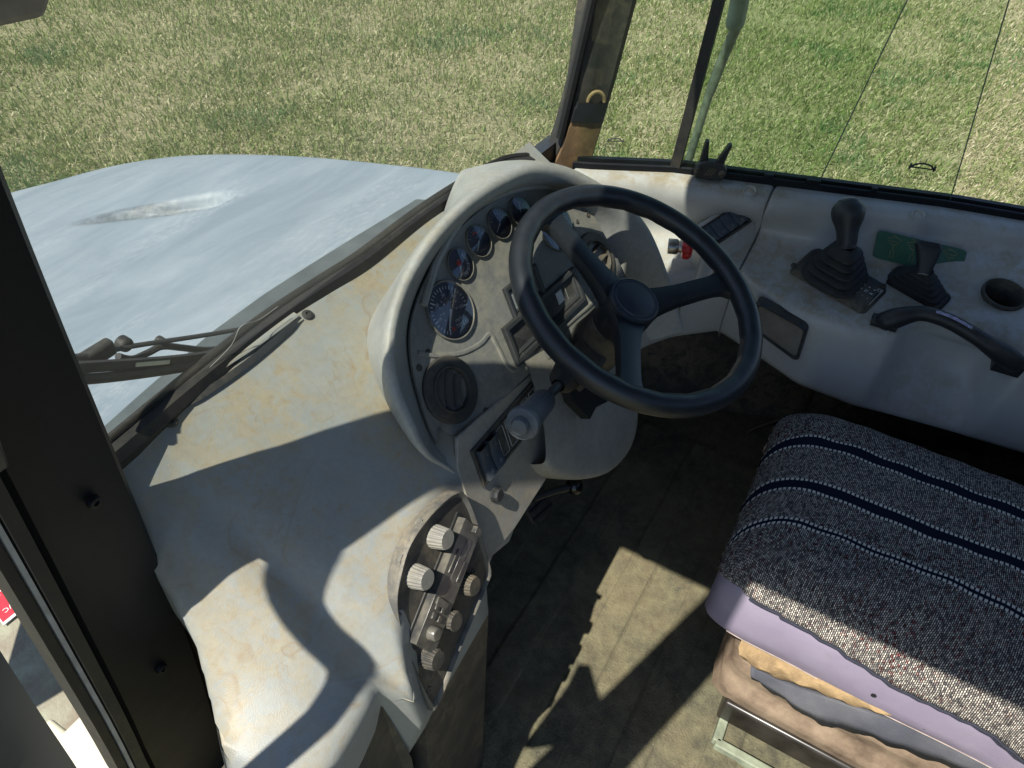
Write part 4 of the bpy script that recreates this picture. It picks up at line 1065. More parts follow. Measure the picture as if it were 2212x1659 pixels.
# orient: read from the seat
ex_, ey_ = gw, -gl_
for s_, x, y in (("+", .020, -.012), ("V", .006, -.012), ("-", -.012, -.012), ("+", .020, .0), ("N", .006, .0), ("-", -.012, .0), ("+", .020, .012), ("R", .006, .012), ("-", -.012, .012)):
    gtx(s_, x, y, .011)
for y in (-.018, .0245): m_.box(pc+gl_*y+gw*.004+nb*.0004, (.058, .0008, .0004), (gw, gl_, nb))
m_.lathe(pc+gw*.026+gl_*.019+nb*.0003, nb, [(.0035, .0003), (.0045, .0003)], 16)
m_.build("shift_print", M_white, lev, smooth=False)
for q in (gA, gB, gC, gD):
    p = gc+(q-gc)*.86+nb*.0145; MB().lathe(p, nb, [(0, .002), (.003, .0022), (.0034, .004), (.006, .0035), (.007, 0)], 14).build("screw", M_dusty, lev)
# second lever
tA, tB, tC, tD = [CT(a, b) for a, b in ((1912, 608), (2024, 672), (2056, 640), (1940, 594))]
tc = (tA+tB+tC+tD)/4; tl_ = tB-tA; TL = np.linalg.norm(tl_); tl_ /= TL; tw = tD-tA; tw -= tl_*(tw@tl_); TW = max(.055, np.linalg.norm(tw)); tw /= np.linalg.norm(tw)
tn = np.cross(tl_, tw); tn = tn if tn[2] > 0 else -tn
lv2 = empty("tipping_lever", tuple(tc), "short black lever with angular grip and low wide boot in front of green plate", "lever")
rr = rrect(0, 0, TL, TW, .008, 5)
rows = [[tc+tl_*x*k_+tw*y*k_+tn*d for x, y in rr] for k_, d in ((1.03, -.006), (1.02, .006), (.97, .010), (.5, .010), (.01, .010))]
MB().grid(rows, True).build("base_plate", M_rubber, lv2, ang=25)
bc2 = tc+tl_*(-.008); sz = []
for i in range(4):
    w_ = .060-.007*i; l_ = .118-.020*i; h0 = .010+.010*i
    sz += [(w_*.82, l_*.86, h0, 0, 0), (w_, l_, h0+.0025, 0, 0), (w_*.98, l_*.98, h0+.0050, 0, 0), (w_*.78, l_*.80, h0+.0085, 0, 0)]
sz += [(.030, .036, .052, 0, 0), (.028, .028, .058, 0, 0)]
bellows(bc2, tw, tl_, tn, sz, M_rubber, "rubber_boot", lv2)
k0 = onpl(1993, 592, bc2+tn*.05, tn); k1 = onpl(2012, 530, bc2+np.array((.01, 0, 0)), (-.85, -.5, .1)); ka = k1-k0; KL = np.linalg.norm(ka); ka /= KL
kx = np.cross(ka, (0, 1, 0)); kx /= np.linalg.norm(kx); ky = np.cross(ka, kx)
rows = []
for (w_, l_, h_, oy) in ((.025, .027, 0, 0), (.026, .028, .004, 0), (.029, .034, KL*.35, 0), (.032, .043, KL*.65, -.002), (.033, .050, KL*.86, -.004), (.031, .052, KL*.96, -.005), (.025, .043, KL*1.08, -.006), (.010, .016, KL*1.11, -.006)):
    rr = rrect(0, oy, w_, l_, min(w_, l_)*.30, 4); rows.append([k0+kx*x+ky*y+ka*h_ for x, y in rr])
m_ = MB(); m_.grid(rows, True); m_.add(rows[-1], [tuple(range(len(rows[-1])))]); m_.build("grip", M_black, lv2, ang=35)
MB().lathe(k0-ka*.001, ka, [(.0128, -.001), (.0138, .0005), (.0128, .002)], 20).build("grip_ring", M_print, lv2)

# ------------------------------------------------------------------ right side window
win = empty("side_window", (.78, -.2, .76), "sliding right side window with green tinted panes in a black channel", "side window")
rows = []
for y in np.linspace(.345, -1.2, 40):
    x = sill_x(y); r = [(x-.010, y, SZ-.014), (x-.010, y, SZ+.004), (x-.006, y, SZ+.006), (x+.002, y, SZ+.004), (x+.004, y, SZ-.004), (x+.012, y, SZ-.004), (x+.014, y, SZ+.008), (x+.030, y, SZ+.008), (x+.034, y, SZ-.03)]
    rows.append(r)
MB().grid(rows).build("channel", M_paint, win, ang=30)
# notches/steps in the channel lip
for a, b, l_ in ((1655, 397, .02), (1750, 411, .03), (1880, 430, .012)):
    p = wall_pt(a, b, .006); MB().box((p[0], p[1], SZ+.010), (.012, l_, .010), ((cos(.38), sin(.38)*-1*-1, 0), (-sin(.38), cos(.38), 0), (0, 0, 1))).build("channel_clip", M_paint, win, bevel=.002)
def pane(y0, y1, off, mat, lab, z1=1.66, y0t=None, y1t=None):
    y0t = y0 if y0t is None else y0t; y1t = y1 if y1t is None else y1t
    p = [(sill_x(y0)+off, y0, SZ), (sill_x(y1)+off, y1, SZ), (sill_x(y1t)+off, y1t, z1), (sill_x(y0t)+off, y0t, z1)]
    o = MB().add(p, [(0, 1, 2, 3)]).build("glass_pane", mat, win, smooth=False); o['label'] = lab; return o
pane(.345, .158, .004, G_front, "clear fixed front pane")
def wy(a, b, off=0):
    y = 0
    for _ in range(8): y = Xp(a, b, sill_x(y)+off)[1]
    return y, Xp(a, b, sill_x(y)+off)[2]
yb0, _ = wy(1460, 362)
ye1, ze1 = wy(1770, 392); ye1t, ze1t = wy(1960, 0)
ye2, ze2 = wy(2050, 440, .010); ye2t, ze2t = wy(2180, 0, .010)
def extr(y0, z0, y1, z1, z): return y0+(y1-y0)*(z-z0)/(z1-z0)
p1 = pane(.150, extr(ye1, ze1, ye1t, ze1t, SZ), .001, G_slide, "inner sliding pane, greenest where it overlaps", 1.66, .11, extr(ye1, ze1, ye1t, ze1t, 1.66))
p2 = pane(.150, extr(ye2, ze2, ye2t, ze2t, SZ), .010, G_slide, "outer sliding pane with etched mark", 1.66, .11, extr(ye2, ze2, ye2t, ze2t, 1.66))
# bright ground edges of the panes
M_edge = simple("glass_edge", (.10, .16, .13), .2)
for (y0, z0, y1, z1, off) in ((ye1, ze1, ye1t, ze1t, .001), (ye2, ze2, ye2t, ze2t, .010)):
    q = [(sill_x(extr(y0, z0, y1, z1, z))+off, extr(y0, z0, y1, z1, z), z) for z in np.linspace(SZ, 1.64, 10)]
    MB().tube(q, .0014, 6).build("pane_edge", M_edge, win)
# dark divider bar of the slider
q = [];
for a, b in ((1460, 362), (1508, 180), (1555, 0)):
    y, z = wy(a, b, -.004); q.append((sill_x(y)-.004, y, z))
q.append(tuple(np.array(q[-1])+(np.array(q[-1])-np.array(q[-2]))*3.0))
q = resample(q, 12)
MB().grid([[p+np.array(o) for o in ((-.004, .013, 0), (-.004, -.009, 0), (.010, -.009, 0), (.010, .013, 0))] for p in q], True).build("divider_bar", M_rubber, win, ang=30)
# etched marks on glass (seen reversed from inside)
def etch(a, b, off, sc_):
    y, z = wy(a, b, off); p = np.array((sill_x(y)+off, y, z)); d = np.array((sill_x(y-.05)-sill_x(y+.05), -.1, 0)); d /= np.linalg.norm(d)
    up__ = np.array((0, 0, 1.)); m_ = MB(); n_ = np.cross(d, up__)
    for s_, yy, z_ in (("TYNESIDE", -.014, .013), ("TOUGHENED", -.027, .013), ("43 R 00055", -.043, .010), ("E11", -.055, .009)):
        v, f = text("t", s_, z_*sc_, p+up__*yy*sc_, -d, up__, None, lift=.0); v = [q_+(-.009)*np.array((1, 0, 0)) for q_ in v]; m_.add(v, f)
    p = p-np.array((.008, 0, 0))
    arc = [p+d*.026*sc_*cos(q)+up__*(.012*sin(q))*sc_ for q in np.linspace(0, pi, 12)]
    m_.tube([q-np.array((.0012, 0, 0)) for q in arc], .0024*sc_, 6)
    m_.tube([p+d*.034*sc_-np.array((.0012, 0, 0)), p-d*.034*sc_-np.array((.0012, 0, 0))], .0018*sc_, 6)
    for s_ in (-1, 1): m_.tube([p+d*.030*s_*sc_+up__*.008*sc_, p+d*.030*s_*sc_-up__*.006*sc_], .0026*sc_, 6)
    return m_.build("etched_mark", M_printdark, win, smooth=False)
etch(1993, 360, .010, .85); etch(1333, 302, .004, .55)
# window latch: two-horned pinch clip
lt0 = wall_pt(1532, 364, .012); ly = lt0[1]
fr_d = np.array((sill_x(ly-.05)-sill_x(ly+.05), -.1, 0)); fr_d /= np.linalg.norm(fr_d); fr_n = np.array((-fr_d[1]*-1, 0, 0)); fr_n = np.cross(fr_d, (0, 0, 1)); fr_n = fr_n if fr_n[0] < 0 else -fr_n
zz = np.array((0, 0, 1.))
def LT(x, z, d): return lt0+fr_d*x+zz*z+fr_n*d
m_ = MB(); body = [(-.034, -.006), (-.030, -.016), (.030, -.016), (.036, -.004), (.036, .010), (.028, .020), (.018, .026), (-.016, .026), (-.026, .020), (-.034, .010)]
m_.prism([LT(x, z, .0) for x, z in body], fr_n, .026)
la = m_.build("latch", M_black, win, bevel=.004); la['label'] = "black two horned pinch latch on the window channel"
for sg in (-1, 1):
    rows = []
    for q in np.linspace(0, 1, 7):
        x = sg*(.017+.004*q*q+(.008*q if sg > 0 else .002*sin(3*q))); z = .018+.052*q*(1 if sg < 0 else .95); w_ = .011*(1-q*.62); 
        rows.append([LT(x-w_, z, .006), LT(x+w_, z, .006), LT(x+w_*.8, z, .018+.006*q), LT(x-w_*.8, z, .018+.006*q)])
    m_ = MB(); m_.grid(rows, True); m_.add(rows[-1], [(0, 1, 2, 3)]); m_.build("latch_horn", M_black, la, bevel=.002, ang=40)
    MB().lathe(LT(sg*.026, .004, .026), fr_n, [(0, .001), (.004, .001), (.0045, .003), (.007, .002), (.008, -.002)], 14).build("screw", M_dusty, la)
m_ = MB()
for i in range(3): m_.box(LT(-.006+.006*i, .004, .0265), (.003, .02, .0016), (fr_d, zz*.9+fr_d*.4, fr_n))
m_.build("logo", M_dusty, la, smooth=False)
# window frame above + rear
MB().prism([(sill_x(.3), .29, 1.62), (sill_x(.3)+.04, .29, 1.62), (sill_x(-1.25)+.04, -1.25, 1.62), (sill_x(-1.25), -1.25, 1.62)], (0, 0, 1), .045).build("top_channel", M_paint, win, smooth=False)
# mirror arm outside the glass
ma = empty("mirror_arm", (.95, .1, 1.0), "rusty grey mirror support rod slanting down outside the side window", "mirror arm")
def out_x(a, b, x): return Xp(a, b, x)
ra = [out_x(a, b, .86) for a, b in ((1590, 60), (1560, 130), (1530, 210), (1505, 290), (1488, 345))]
MB().tube(cr(ra, 4), [.012]*8+[.010]*9, 12).build("rod", simple("rod_grey", (.22, .23, .22), .6, nz=60, amt=.4), ma)
rb = [out_x(a, b, .86) for a, b in ((1640, -200), (1605, -60), (1598, 0), (1590, 40), (1583, 66))]
MB().tube(cr(rb, 4), [.021]*13+[.021, .020, .017, .011], 14).build("sleeve", simple("sleeve_grey", (.30, .34, .35), .45), ma)

# ------------------------------------------------------------------ steering wheel
TI, YW = radians(22), radians(-11)
WN = np.array([sin(YW)*sin(TI), -sin(TI)*cos(YW), cos(TI)])
WC = CP+ray(1384, 632)*1.125; WR = .2035
wa = np.cross((0, 1., 0), WN); wa /= np.linalg.norm(wa); wb = np.cross(WN, wa)
def WP(x, y, d=0): return WC+wa*x+wb*y+WN*d
swl = empty("steering_wheel", tuple(WC), "large black three spoke steering wheel with a round centre cap", "steering wheel")
m_ = MB(); rows = []
for i in range(128):
    q = 2*pi*i/128; row = []
    for j in range(16):
        p = 2*pi*j/16
        grip = -.0012*(max(0, sin(24*q)) if cos(p) < -.2 else 0)      # finger notches on the inside
        rr = .0182+grip
        row.append(WP((WR+rr*cos(p))*cos(q), (WR+rr*cos(p))*sin(q), rr*1.05*sin(p)))
    rows.append(row)
m_.grid(rows+[rows[0]], True); m_.build("rim", M_wheel, swl)
HUBD = -.040
def w2(a, b, d=0):
    q = onpl(a, b, WC+WN*d, WN)-WC; return np.array((q@wa, q@wb))
hub = w2(1361, 650, HUBD+.012)*.0
spk = [w2(1185, 462, -.004), w2(1600, 603, -.004), w2(1362, 842, -.004)]
for e in spk:
    an = atan2(e[1], e[0]); u = np.array((cos(an), sin(an))); v = np.array((-u[1], u[0])); rows = []
    for q in np.linspace(0, 1, 12):
        r = .030+(WR-.010-.030)*q; d = HUBD-.004+(.036)*(q**.85); hw = lerp(q, [0, .12, .4, .8, .92, 1], [.034, .025, .0195, .019, .023, .036]); th_ = lerp(q, [0, .3, 1], [.016, .012, .009])
        pr2 = [(-hw, 0), (-hw*.86, th_*.8), (-hw*.4, th_), (hw*.4, th_), (hw*.86, th_*.8), (hw, 0), (hw*.86, -th_), (-hw*.86, -th_)]
        rows.append([WP(*(u*r+v*x), d+y) for x, y in pr2])
    MB().grid(rows, True).build("spoke", M_wheel, swl, ang=50)
hm = MB().lathe(WP(0, 0, HUBD), WN, [(.040, -.055), (.043, -.035), (.045, -.01), (.0445, .008), (.043, .014), (.0425, .018)], 48).build("hub", M_wheel, swl)
cp_ = MB().lathe(WP(0, 0, HUBD+.014), WN, [(.0425, .0), (.0435, .004), (.042, .009), (.0395, .0105), (.0385, .0095), (.037, .0095), (.036, .0108), (.034, .0108), (.0332, .0100), (.031, .0108), (0, .0112)], 56).build("centre_cap", plastic("cap", (.022, .032, .048), amt=.1, stains=False, rough=.32, updust=False), hm, ang=25)
# column under the wheel
clm = empty("steering_column", tuple(WP(0, 0, -.2)), "dark dusty steering column running down behind the wheel", "steering column")
base = WP(0, 0, HUBD-.05); ax2 = np.array((-.02, .42, -.9)); ax2 /= np.linalg.norm(ax2)
MB().lathe(base, ax2, [(.030, -.01), (.044, .004), (.046, .03), (.05, .06), (.052, .16), (.045, .30)], 28).build("column_tube", M_dusty, clm)
MB().box(base+ax2*.07+np.array((-.055, 0, 0)), (.09, .06, .075), (np.array((1, 0, 0)), np.cross(ax2, (1, 0, 0)), ax2)).build("switch_housing", M_dusty, clm, bevel=.010, seg=3)
MB().box(base+ax2*.06+np.array((.07, 0, .0)), (.06, .02, .03), (np.array((1, 0, 0)), np.cross(ax2, (1, 0, 0)), ax2)).build("switch_bracket", M_dusty, clm, bevel=.004)
# dark opening in the fascia where the column passes
q = [fp(a, b, .030) for a, b in ((1215, 835), (1300, 800), (1312, 862), (1275, 880), (1262, 905), (1225, 868))]
ga = MB().prism([F(s, t, .024) for s, t in q], FN, .018).build("column_gap", simple("gap_black", (.006, .006, .006), .9), clm, smooth=False)
# ignition key ring
kr = onpl(1467, 688, (.2, .06, .6), FN)
ring = [kr+np.array((.008*cos(q), .002*sin(q), .010*sin(q))) for q in np.linspace(0, 2*pi, 16)]
ky_ = MB().tube(ring, .0012, 6); ky_.box(kr+np.array((0, .004, .022)), (.007, .003, .022)); ky_.build("ignition_key", M_metal, bevel=.0005)
tag(bpy.data.objects["ignition_key"], "small metal ignition key with ring below the right spoke", "key")

# ------------------------------------------------------------------ column stalk
M_stalk = plastic('stalk_grey', (.10, .112, .125), dust=(.2, .18, .14), amt=.4, stains=False, rough=.4)
def fd(a, b, d): s, t = fp(a, b, d); return F(s, t, d)
st0, st1, st2, st3 = fd(1226, 810, .098), fd(1203, 836, .104), fd(1174, 866, .108), fd(1126, 918, .130)
stk = empty("control_stalk", tuple(st0), "black column stalk with rubber bellows and round push button end", "stalk")
d_ = st1-st0; d_ /= np.linalg.norm(d_)
m_ = MB(); prb = []
for i in range(5): prb += [(.028-.002*i, -.03+.0115*i), (.030-.0022*i, -.027+.0115*i), (.0255-.002*i, -.0205+.0115*i)]
m_.lathe(st0, d_, [(.001, -.03)]+prb+[(.012, .034), (.010, .038)], 28); m_.build("bellows", M_rubber, stk, ang=60)
MB().tube([st0+d_*.02, st1, st2], .0075, 14).build("arm", M_black, stk)
g_ = st3-st2; GLn = np.linalg.norm(g_); g_ /= GLn; a_ = np.cross(g_, (0, 0, 1)); a_ /= np.linalg.norm(a_); b_ = np.cross(g_, a_)
rows = []
for rr, hh, fl_ in ((.010, -.010, 0), (.0155, -.006, 0), (.0175, .0, 1), (.0185, GLn*.3, 1), (.0195, GLn*.75, 1), (.0195, GLn*.8, 0), (.0195, GLn*.82, 0), (.0225, GLn*.86, 0), (.0235, GLn*.92, 0), (.022, GLn*.98, 0), (.017, GLn*1.0, 0), (.016, GLn*1.01, 0)):
    rows.append([st2+g_*hh+(a_*cos(q)+b_*sin(q))*rr*(1-.035*fl_*(i % 4 < 2)) for i, q in enumerate(np.linspace(0, 2*pi, 96, endpoint=False))])
m_ = MB(); m_.grid(rows, True); m_.add(rows[-1], [tuple(range(96))]); m_.build("grip", M_stalk, stk, ang=35)
MB().lathe(st3, g_, [(.0125, -.002), (.0125, .006), (.0105, .010), (.005, .0112), (0, .0115)], 28).build("push_button", M_stalk, stk)

# ------------------------------------------------------------------ foot controls
pd = empty("brake_pedal", (.18, .2, .05), "black ribbed foot pedal showing below the dash edge", "pedal")
pc_ = Zp(1152, 1082, .12); pu = np.array((.9, -.2, .0)); pu /= np.linalg.norm(pu); pv = np.array((.1, .6, .75)); pv -= pu*(pv@pu); pv /= np.linalg.norm(pv); pn = np.cross(pu, pv)
m_ = MB(); m_.prism([pc_+pu*x+pv*y for x, y in rrect(0, 0, .075, .10, .022)], pn, .012); m_.build("pad", M_dusty, pd, bevel=.002)
m_ = MB()
sg = 1 if pn@(CP-pc_) > 0 else -1
for i in range(4): m_.box(pc_+pv*(-.033+.022*i)+pn*(.006+sg*.009), (.066, .008, .006), (pu, pv, pn))
m_.build("grip_rib", M_black, pd, bevel=.0015)
MB().tube([pc_-pn*sg*.005, pc_+np.array((-.02, .10, .02)), pc_+np.array((-.02, .16, .15))], .012, 8).build("pedal_arm", M_black, pd)
bl_ = empty("adjuster_lever", tuple(Zp(1240, 1050, .33)), "black lever with a glossy ball knob under the column shroud", "lever")
bq = Zp(1240, 1050, .36)
MB().tube([bq+np.array((-.085, .05, .02)), bq+np.array((-.04, .025, .012)), bq], .008, 10).build("rod", M_black, bl_)
m_ = MB(); m_.lathe(bq, (1, -.5, -.1), [(.018*sin(q), -.018*cos(q)) for q in np.linspace(0.01, pi-.01, 18)], 24); m_.build("ball_knob", simple("gloss_black", (.008, .008, .009), .12), bl_)

# safety strap hanging by the right wall
sp_ = [Zp(a, b, z) for a, b, z in ((1760, 832, .36), (1752, 868, .28), (1735, 895, .2), (1700, 905, .15), (1640, 925, .12), (1618, 936, .11))]
m_ = MB(); rows = []
for p in cr(sp_, 5): rows.append([p+np.array((.0, .0, .016)), p+np.array((.0, .012, -.016))])
m_.grid(rows); tag(m_.build("seat_belt_strap", M_dusty, solid=.003), "dark webbing strap hanging from the console into the shade", "strap")

# ------------------------------------------------------------------ seat
seat = empty("operator_seat", (.1, -.6, .0), "suspension seat with tweed striped cover over a torn lavender cushion", "seat")
SXC, SHW = .114, .240                    # centre, half width
Y_F, Y_R = -.275, -1.12
def seat_sec(y, grow=0., n=44):
    """closed section of the cushion, counted from right-bottom over the top to left-bottom"""
    q = np.clip((Y_F+grow-y)/.16, 0, 1); e = (1-(1-q)**2.6)**(1/2.6)
    hw = (SHW-.055+.055*e)+grow; zt = .432+.072*e+.010*np.clip((Y_F-y-.1)/.5, 0, 1)+grow; zb = .275-grow*0
    out = []
    zc = (zt+zb)/2; hh = (zt-zb)/2
    for a in np.linspace(-.30, pi+.30, n):
        ca, sa = cos(a), sin(a); ex = 2/4.6
        x = hw*abs(ca)**ex*(1 if ca > 0 else -1); z = hh*abs(sa)**ex*(1 if sa > 0 else -1)
        crown = .010*(1-(x/hw)**2) if sa > 0 else 0
        lean = (.012*(1-abs(z)/hh)+.004*sin(17*y+9*z)*sin(40*z+5*y)) if ca < 0 else 0
        out.append(np.array((SXC+x-lean, y, zc+z+crown)))
    return out
k = N("lavender_cloth")
c = k.mix(k.ramp(k.noise(6, 5), [(.35, 0.), (.7, 1.)]), (.31, .265, .36), (.42, .375, .465))
c = k.mix(k.ramp(k.noise(14, 3, .5), [(.66, 0.), (.74, .5)]), c, (.30, .25, .20))
c = k.mix(k.ramp(k.noise(38, 2, .5), [(.74, 0.), (.77, .9)]), c, (.06, .05, .06))
M_lav = k.pbr(c, .9, k.noise(800, 2), .4, .0008, spec=.15)
ysS = list(np.linspace(Y_F-.0005, Y_F-.14, 16))+list(np.linspace(Y_F-.17, Y_R, 18))
m_ = MB(); rows = [seat_sec(y) for y in ysS]; m_.grid(rows)
cf = rows[0]; ctr = sum(cf)/len(cf); m_.add([ctr]+cf, [(0, i+1, i+2) for i in range(len(cf)-1)])
cush = m_.build("cushion", M_lav, seat, ang=180); cush['label'] = "lavender cloth cushion side with stains"
sm = MB(); sp = []
for y in np.linspace(Y_F-.05, -.9, 60):
    q_ = seat_sec(y, .0012, 160); p = min((p for p in q_[90:]), key=lambda p: abs(p[2]-(.312+.004*sin(9*y)))); sp.append(p)
sm.tube(sp, .0011, 5); sm.build("seam", simple("seam_thread", (.40, .33, .30), .9), cush)
for yy, zz_ in ((-.56, .372),):
    q_ = seat_sec(yy, .0008, 160); p = min(q_[90:], key=lambda p: abs(p[2]-zz_))
    MB().lathe(p, (-1, 0, .1), [(.004, .0), (.0045, .0012), (.002, .0006), (0, .0004)], 9).build("burn_hole", M_rubber, cush)
# tweed cover with uv
NU = 110
def cover_limit(y):                       # how far the cover hangs down the left side (fraction of the section)
    return lerp(-y, [.27, .30, .45, .6, .72, .85, 1.1], [.818, .823, .838, .862, .888, .915, .935])
rows = []; uvs = []
ysC2 = list(np.linspace(Y_F+.004, Y_F-.12, 26))+list(np.linspace(Y_F-.13, Y_R, 50))
for y in ysC2:
    s_ = seat_sec(y, .0055, 160); L_ = resample(s_, 160); n2 = int(160*cover_limit(y))
    sub_ = resample(L_[6:n2], NU)
    row = []
    for j, p in enumerate(sub_):
        wr = .0022*sin(54*p[0]+44*y)*sin(35*y+21*p[0])+.0095*sin(23*p[0]+11*y+2*sin(9*y))*np.clip((.22-p[0])*3, 0, 1)*np.clip((-.26-y)*6, 0, 1)
        pp = p+np.array((0, 0, wr))
        if j == NU-1: pp = pp+np.array((-.002, 0, -.001))
        row.append(pp)
    rows.append(row)
# arc-length uv
R_ = np.array(rows)
me = bpy.data.meshes.new("seat_cover"); nr, nc = R_.shape[:2]
du = np.linalg.norm(np.diff(R_, axis=1), axis=2); U = np.concatenate([np.zeros((nr, 1)), np.cumsum(du, 1)], 1); U = U-U[:, :1]
dv = np.linalg.norm(np.diff(R_, axis=0), axis=2); V = np.concatenate([np.zeros((1, nc)), np.cumsum(dv, 0)], 0)
fs = [(i*nc+j, i*nc+j+1, (i+1)*nc+j+1, (i+1)*nc+j) for i in range(nr-1) for j in range(nc-1)]
me.from_pydata([tuple(p) for p in R_.reshape(-1, 3)], [], fs)
uvl = me.uv_layers.new(name="UVMap"); idx = np.array([v for f in fs for v in f])
uv = np.stack([U.ravel()[idx], V.ravel()[idx]], 1).astype(np.float32); uvl.data.foreach_set("uv", uv.ravel())
for p in me.polygons: p.use_smooth = True
k = N("tweed_cover"); uvn = k.n("UVMap", uv_map="UVMap")
def brick(scx, scy, rot, c1, c2, mort, msz, vec):
    mp = k.n("Mapping", {'Vector': vec, 'Scale': (scx, scy, 1), 'Rotation': (0, 0, rot)})
    b = k.n("TexBrick", {'Vector': mp.outputs[0], 'Color1': c1, 'Color2': c2, 'Mortar': mort, 'Scale': 1., 'Mortar Size': msz, 'Mortar Smooth': .25, 'Bias': 0., 'Brick Width': .5, 'Row Height': .25}); b.offset = .5
    return b
wob = k.n("TexNoise", {'Vector': uvn.outputs[0], 'Scale': 18., 'Detail': 2.})
wv0 = k.n("VectorMath", operation='SCALE'); k.t.links.new(wob.outputs[1], wv0.inputs[0]); wv0.inputs['Scale'].default_value = .005
wv = k.n("VectorMath", operation='ADD'); k.t.links.new(uvn.outputs[0], wv.inputs[0]); k.t.links.new(wv0.outputs[0], wv.inputs[1])
bk = brick(112, 86, radians(4), (.82, .76, .66), (.19, .175, .165), (.028, .025, .028), .06, wv.outputs[0])
redn = k.n("TexWhiteNoise", noise_dimensions='2D'); mp2 = k.n("VectorMath", {0: wv.outputs[0], 1: (190., 300., 1.)}, operation='MULTIPLY'); fl2 = k.n("VectorMath", {0: mp2.outputs[0]}, operation='FLOOR'); k.t.links.new(fl2.outputs[0], redn.inputs['Vector'])
redm = k.math('MULTIPLY', k.ramp(redn.outputs[0], [(.86, 0.), (.865, 1.)]), k.ramp(k.noise(7, 3, vec=uvn.outputs[0], stretch=(1, .35, 1)), [(.42, .25), (.62, 1.)]))
c = k.mix(redm, bk.outputs[0], (.42, .06, .09), 'MULTIPLY')
darkm = k.ramp(redn.outputs[0], [(.0, 1.), (.14, 1.), (.145, 0.), (1., 0.)])
c = k.mix(k.math('MULTIPLY', darkm, .7), c, (.04, .038, .045))
sepuv = k.n("SeparateXYZ", {'Vector': wv.outputs[0]})
# navy stripes edged with white stitches; u measured from the right lower edge
STR = [(.262, .012), (.385, .010), (.478, .0032), (.115, .012)]
dash_ = None
fv = k.math('FRACT', k.math('MULTIPLY', sepuv.outputs[1], 130.)); dsh = k.ramp(fv, [(.0, 0.), (.12, 0.), (.2, 1.), (.75, 1.), (.85, 0.)])
for u0, hw in STR:
    dist = k.math('ABSOLUTE', k.math('SUBTRACT', sepuv.outputs[0], u0))
    st_ = k.ramp(k.math('MULTIPLY', dist, 10.), [(0, 1.), (hw*10, 1.), (hw*10+.004, 0.), (1, 0.)])
    c = k.mix(st_, c, (.012, .017, .035))
    ed = k.math('ABSOLUTE', k.math('SUBTRACT', dist, hw+.003)); em = k.ramp(k.math('MULTIPLY', ed, 10.), [(0, 1.), (.026, 1.), (.032, 0.), (1., 0.)])
    c = k.mix(em, c, k.mix(dsh, (.012, .017, .035), (.78, .75, .68)))
h_ = k.math('MULTIPLY', bk.outputs['Fac'], -1.)
M_tweed = k.pbr(c, .95, h_, .9, .0025, spec=.1)
me.materials.append(M_tweed)
cov = bpy.data.objects.new("seat_cover", me); col.objects.link(cov); attach(cov, seat); cov['label'] = "woven tweed cover with navy stripes"
q = cov.modifiers.new("s", 'SOLIDIFY'); q.thickness = .004; q.offset = 1
# navy band hem and hanging flap at the front left corner
m_ = MB(); hem = [rows[i][-1]+np.array((-.003, 0, -.003)) for i in range(12, 60)]
m_.tube(hem, .0024, 6); m_.build("hem", simple("navy_hem", (.03, .033, .05), .9), seat)
# fold line in the cover
# torn foam, flap, bellows, base
def side(a, b, x=-.135): return Xp(a, b, x)
top_f = [side(a, b) for a, b in ((1594, 1402), (1626, 1425), (1706, 1457), (1806, 1495), (1926, 1537), (2046, 1577), (2206, 1617))]
bot_f = [side(a, b, -.125) for a, b in ((1606, 1437), (1636, 1457), (1711, 1487), (1806, 1521), (1926, 1562), (2046, 1602), (2206, 1642))]
top_f = resample(cr(top_f, 5), 40); bot_f = resample(cr(bot_f, 5), 40)
m_ = MB(); rows = []
for i, (t, b) in enumerate(list(zip(top_f, bot_f))[:26]):
    b = t*.45+b*.55+np.array((0, 0, .0035*sin(i*1.7)+.0025*sin(i*.6+1)))
    rows.append([t+np.array((.03, 0, .02)), t+np.array((.004, 0, 0)), t*.5+b*.5+np.array((-.003+.002*sin(i*1.1), 0, 0)), b, b+np.array((.08, 0, 0))])
m_.grid(rows); m_.build("foam_edge", M_foam, seat)
ba = [side(a, b, -.120) for a, b in ((1622, 1442), (1696, 1479), (1806, 1517), (1936, 1562), (2066, 1605), (2218, 1645))]
bb = [side(a, b, -.118) for a, b in ((1624, 1467), (1686, 1507), (1766, 1562), (1856, 1585), (1966, 1627), (2218, 1717))]
ba = resample(cr(ba, 5), 60); bb = resample(cr(bb, 5), 60)
m_ = MB(); rows = []
for i, (a, b) in enumerate(zip(ba, bb)):
    j = np.array((0, 0, .004*random.random()-.002+.004*sin(i*.9)))
    rows.append([a+np.array((.01, 0, 0)), a, a*.5+b*.5+np.array((-.006+.003*sin(i*.35), 0, 0)), b+j])
m_.grid(rows)
k = N("grey_felt"); M_felt = k.pbr(k.mix(k.ramp(k.noise(9, 5), [(.35, 0.), (.7, 1.)]), (.11, .115, .14), (.20, .20, .22)), .95, k.noise(300, 3), .5, .001, spec=.1)
m_.build("torn_flap", M_felt, seat, solid=.003)
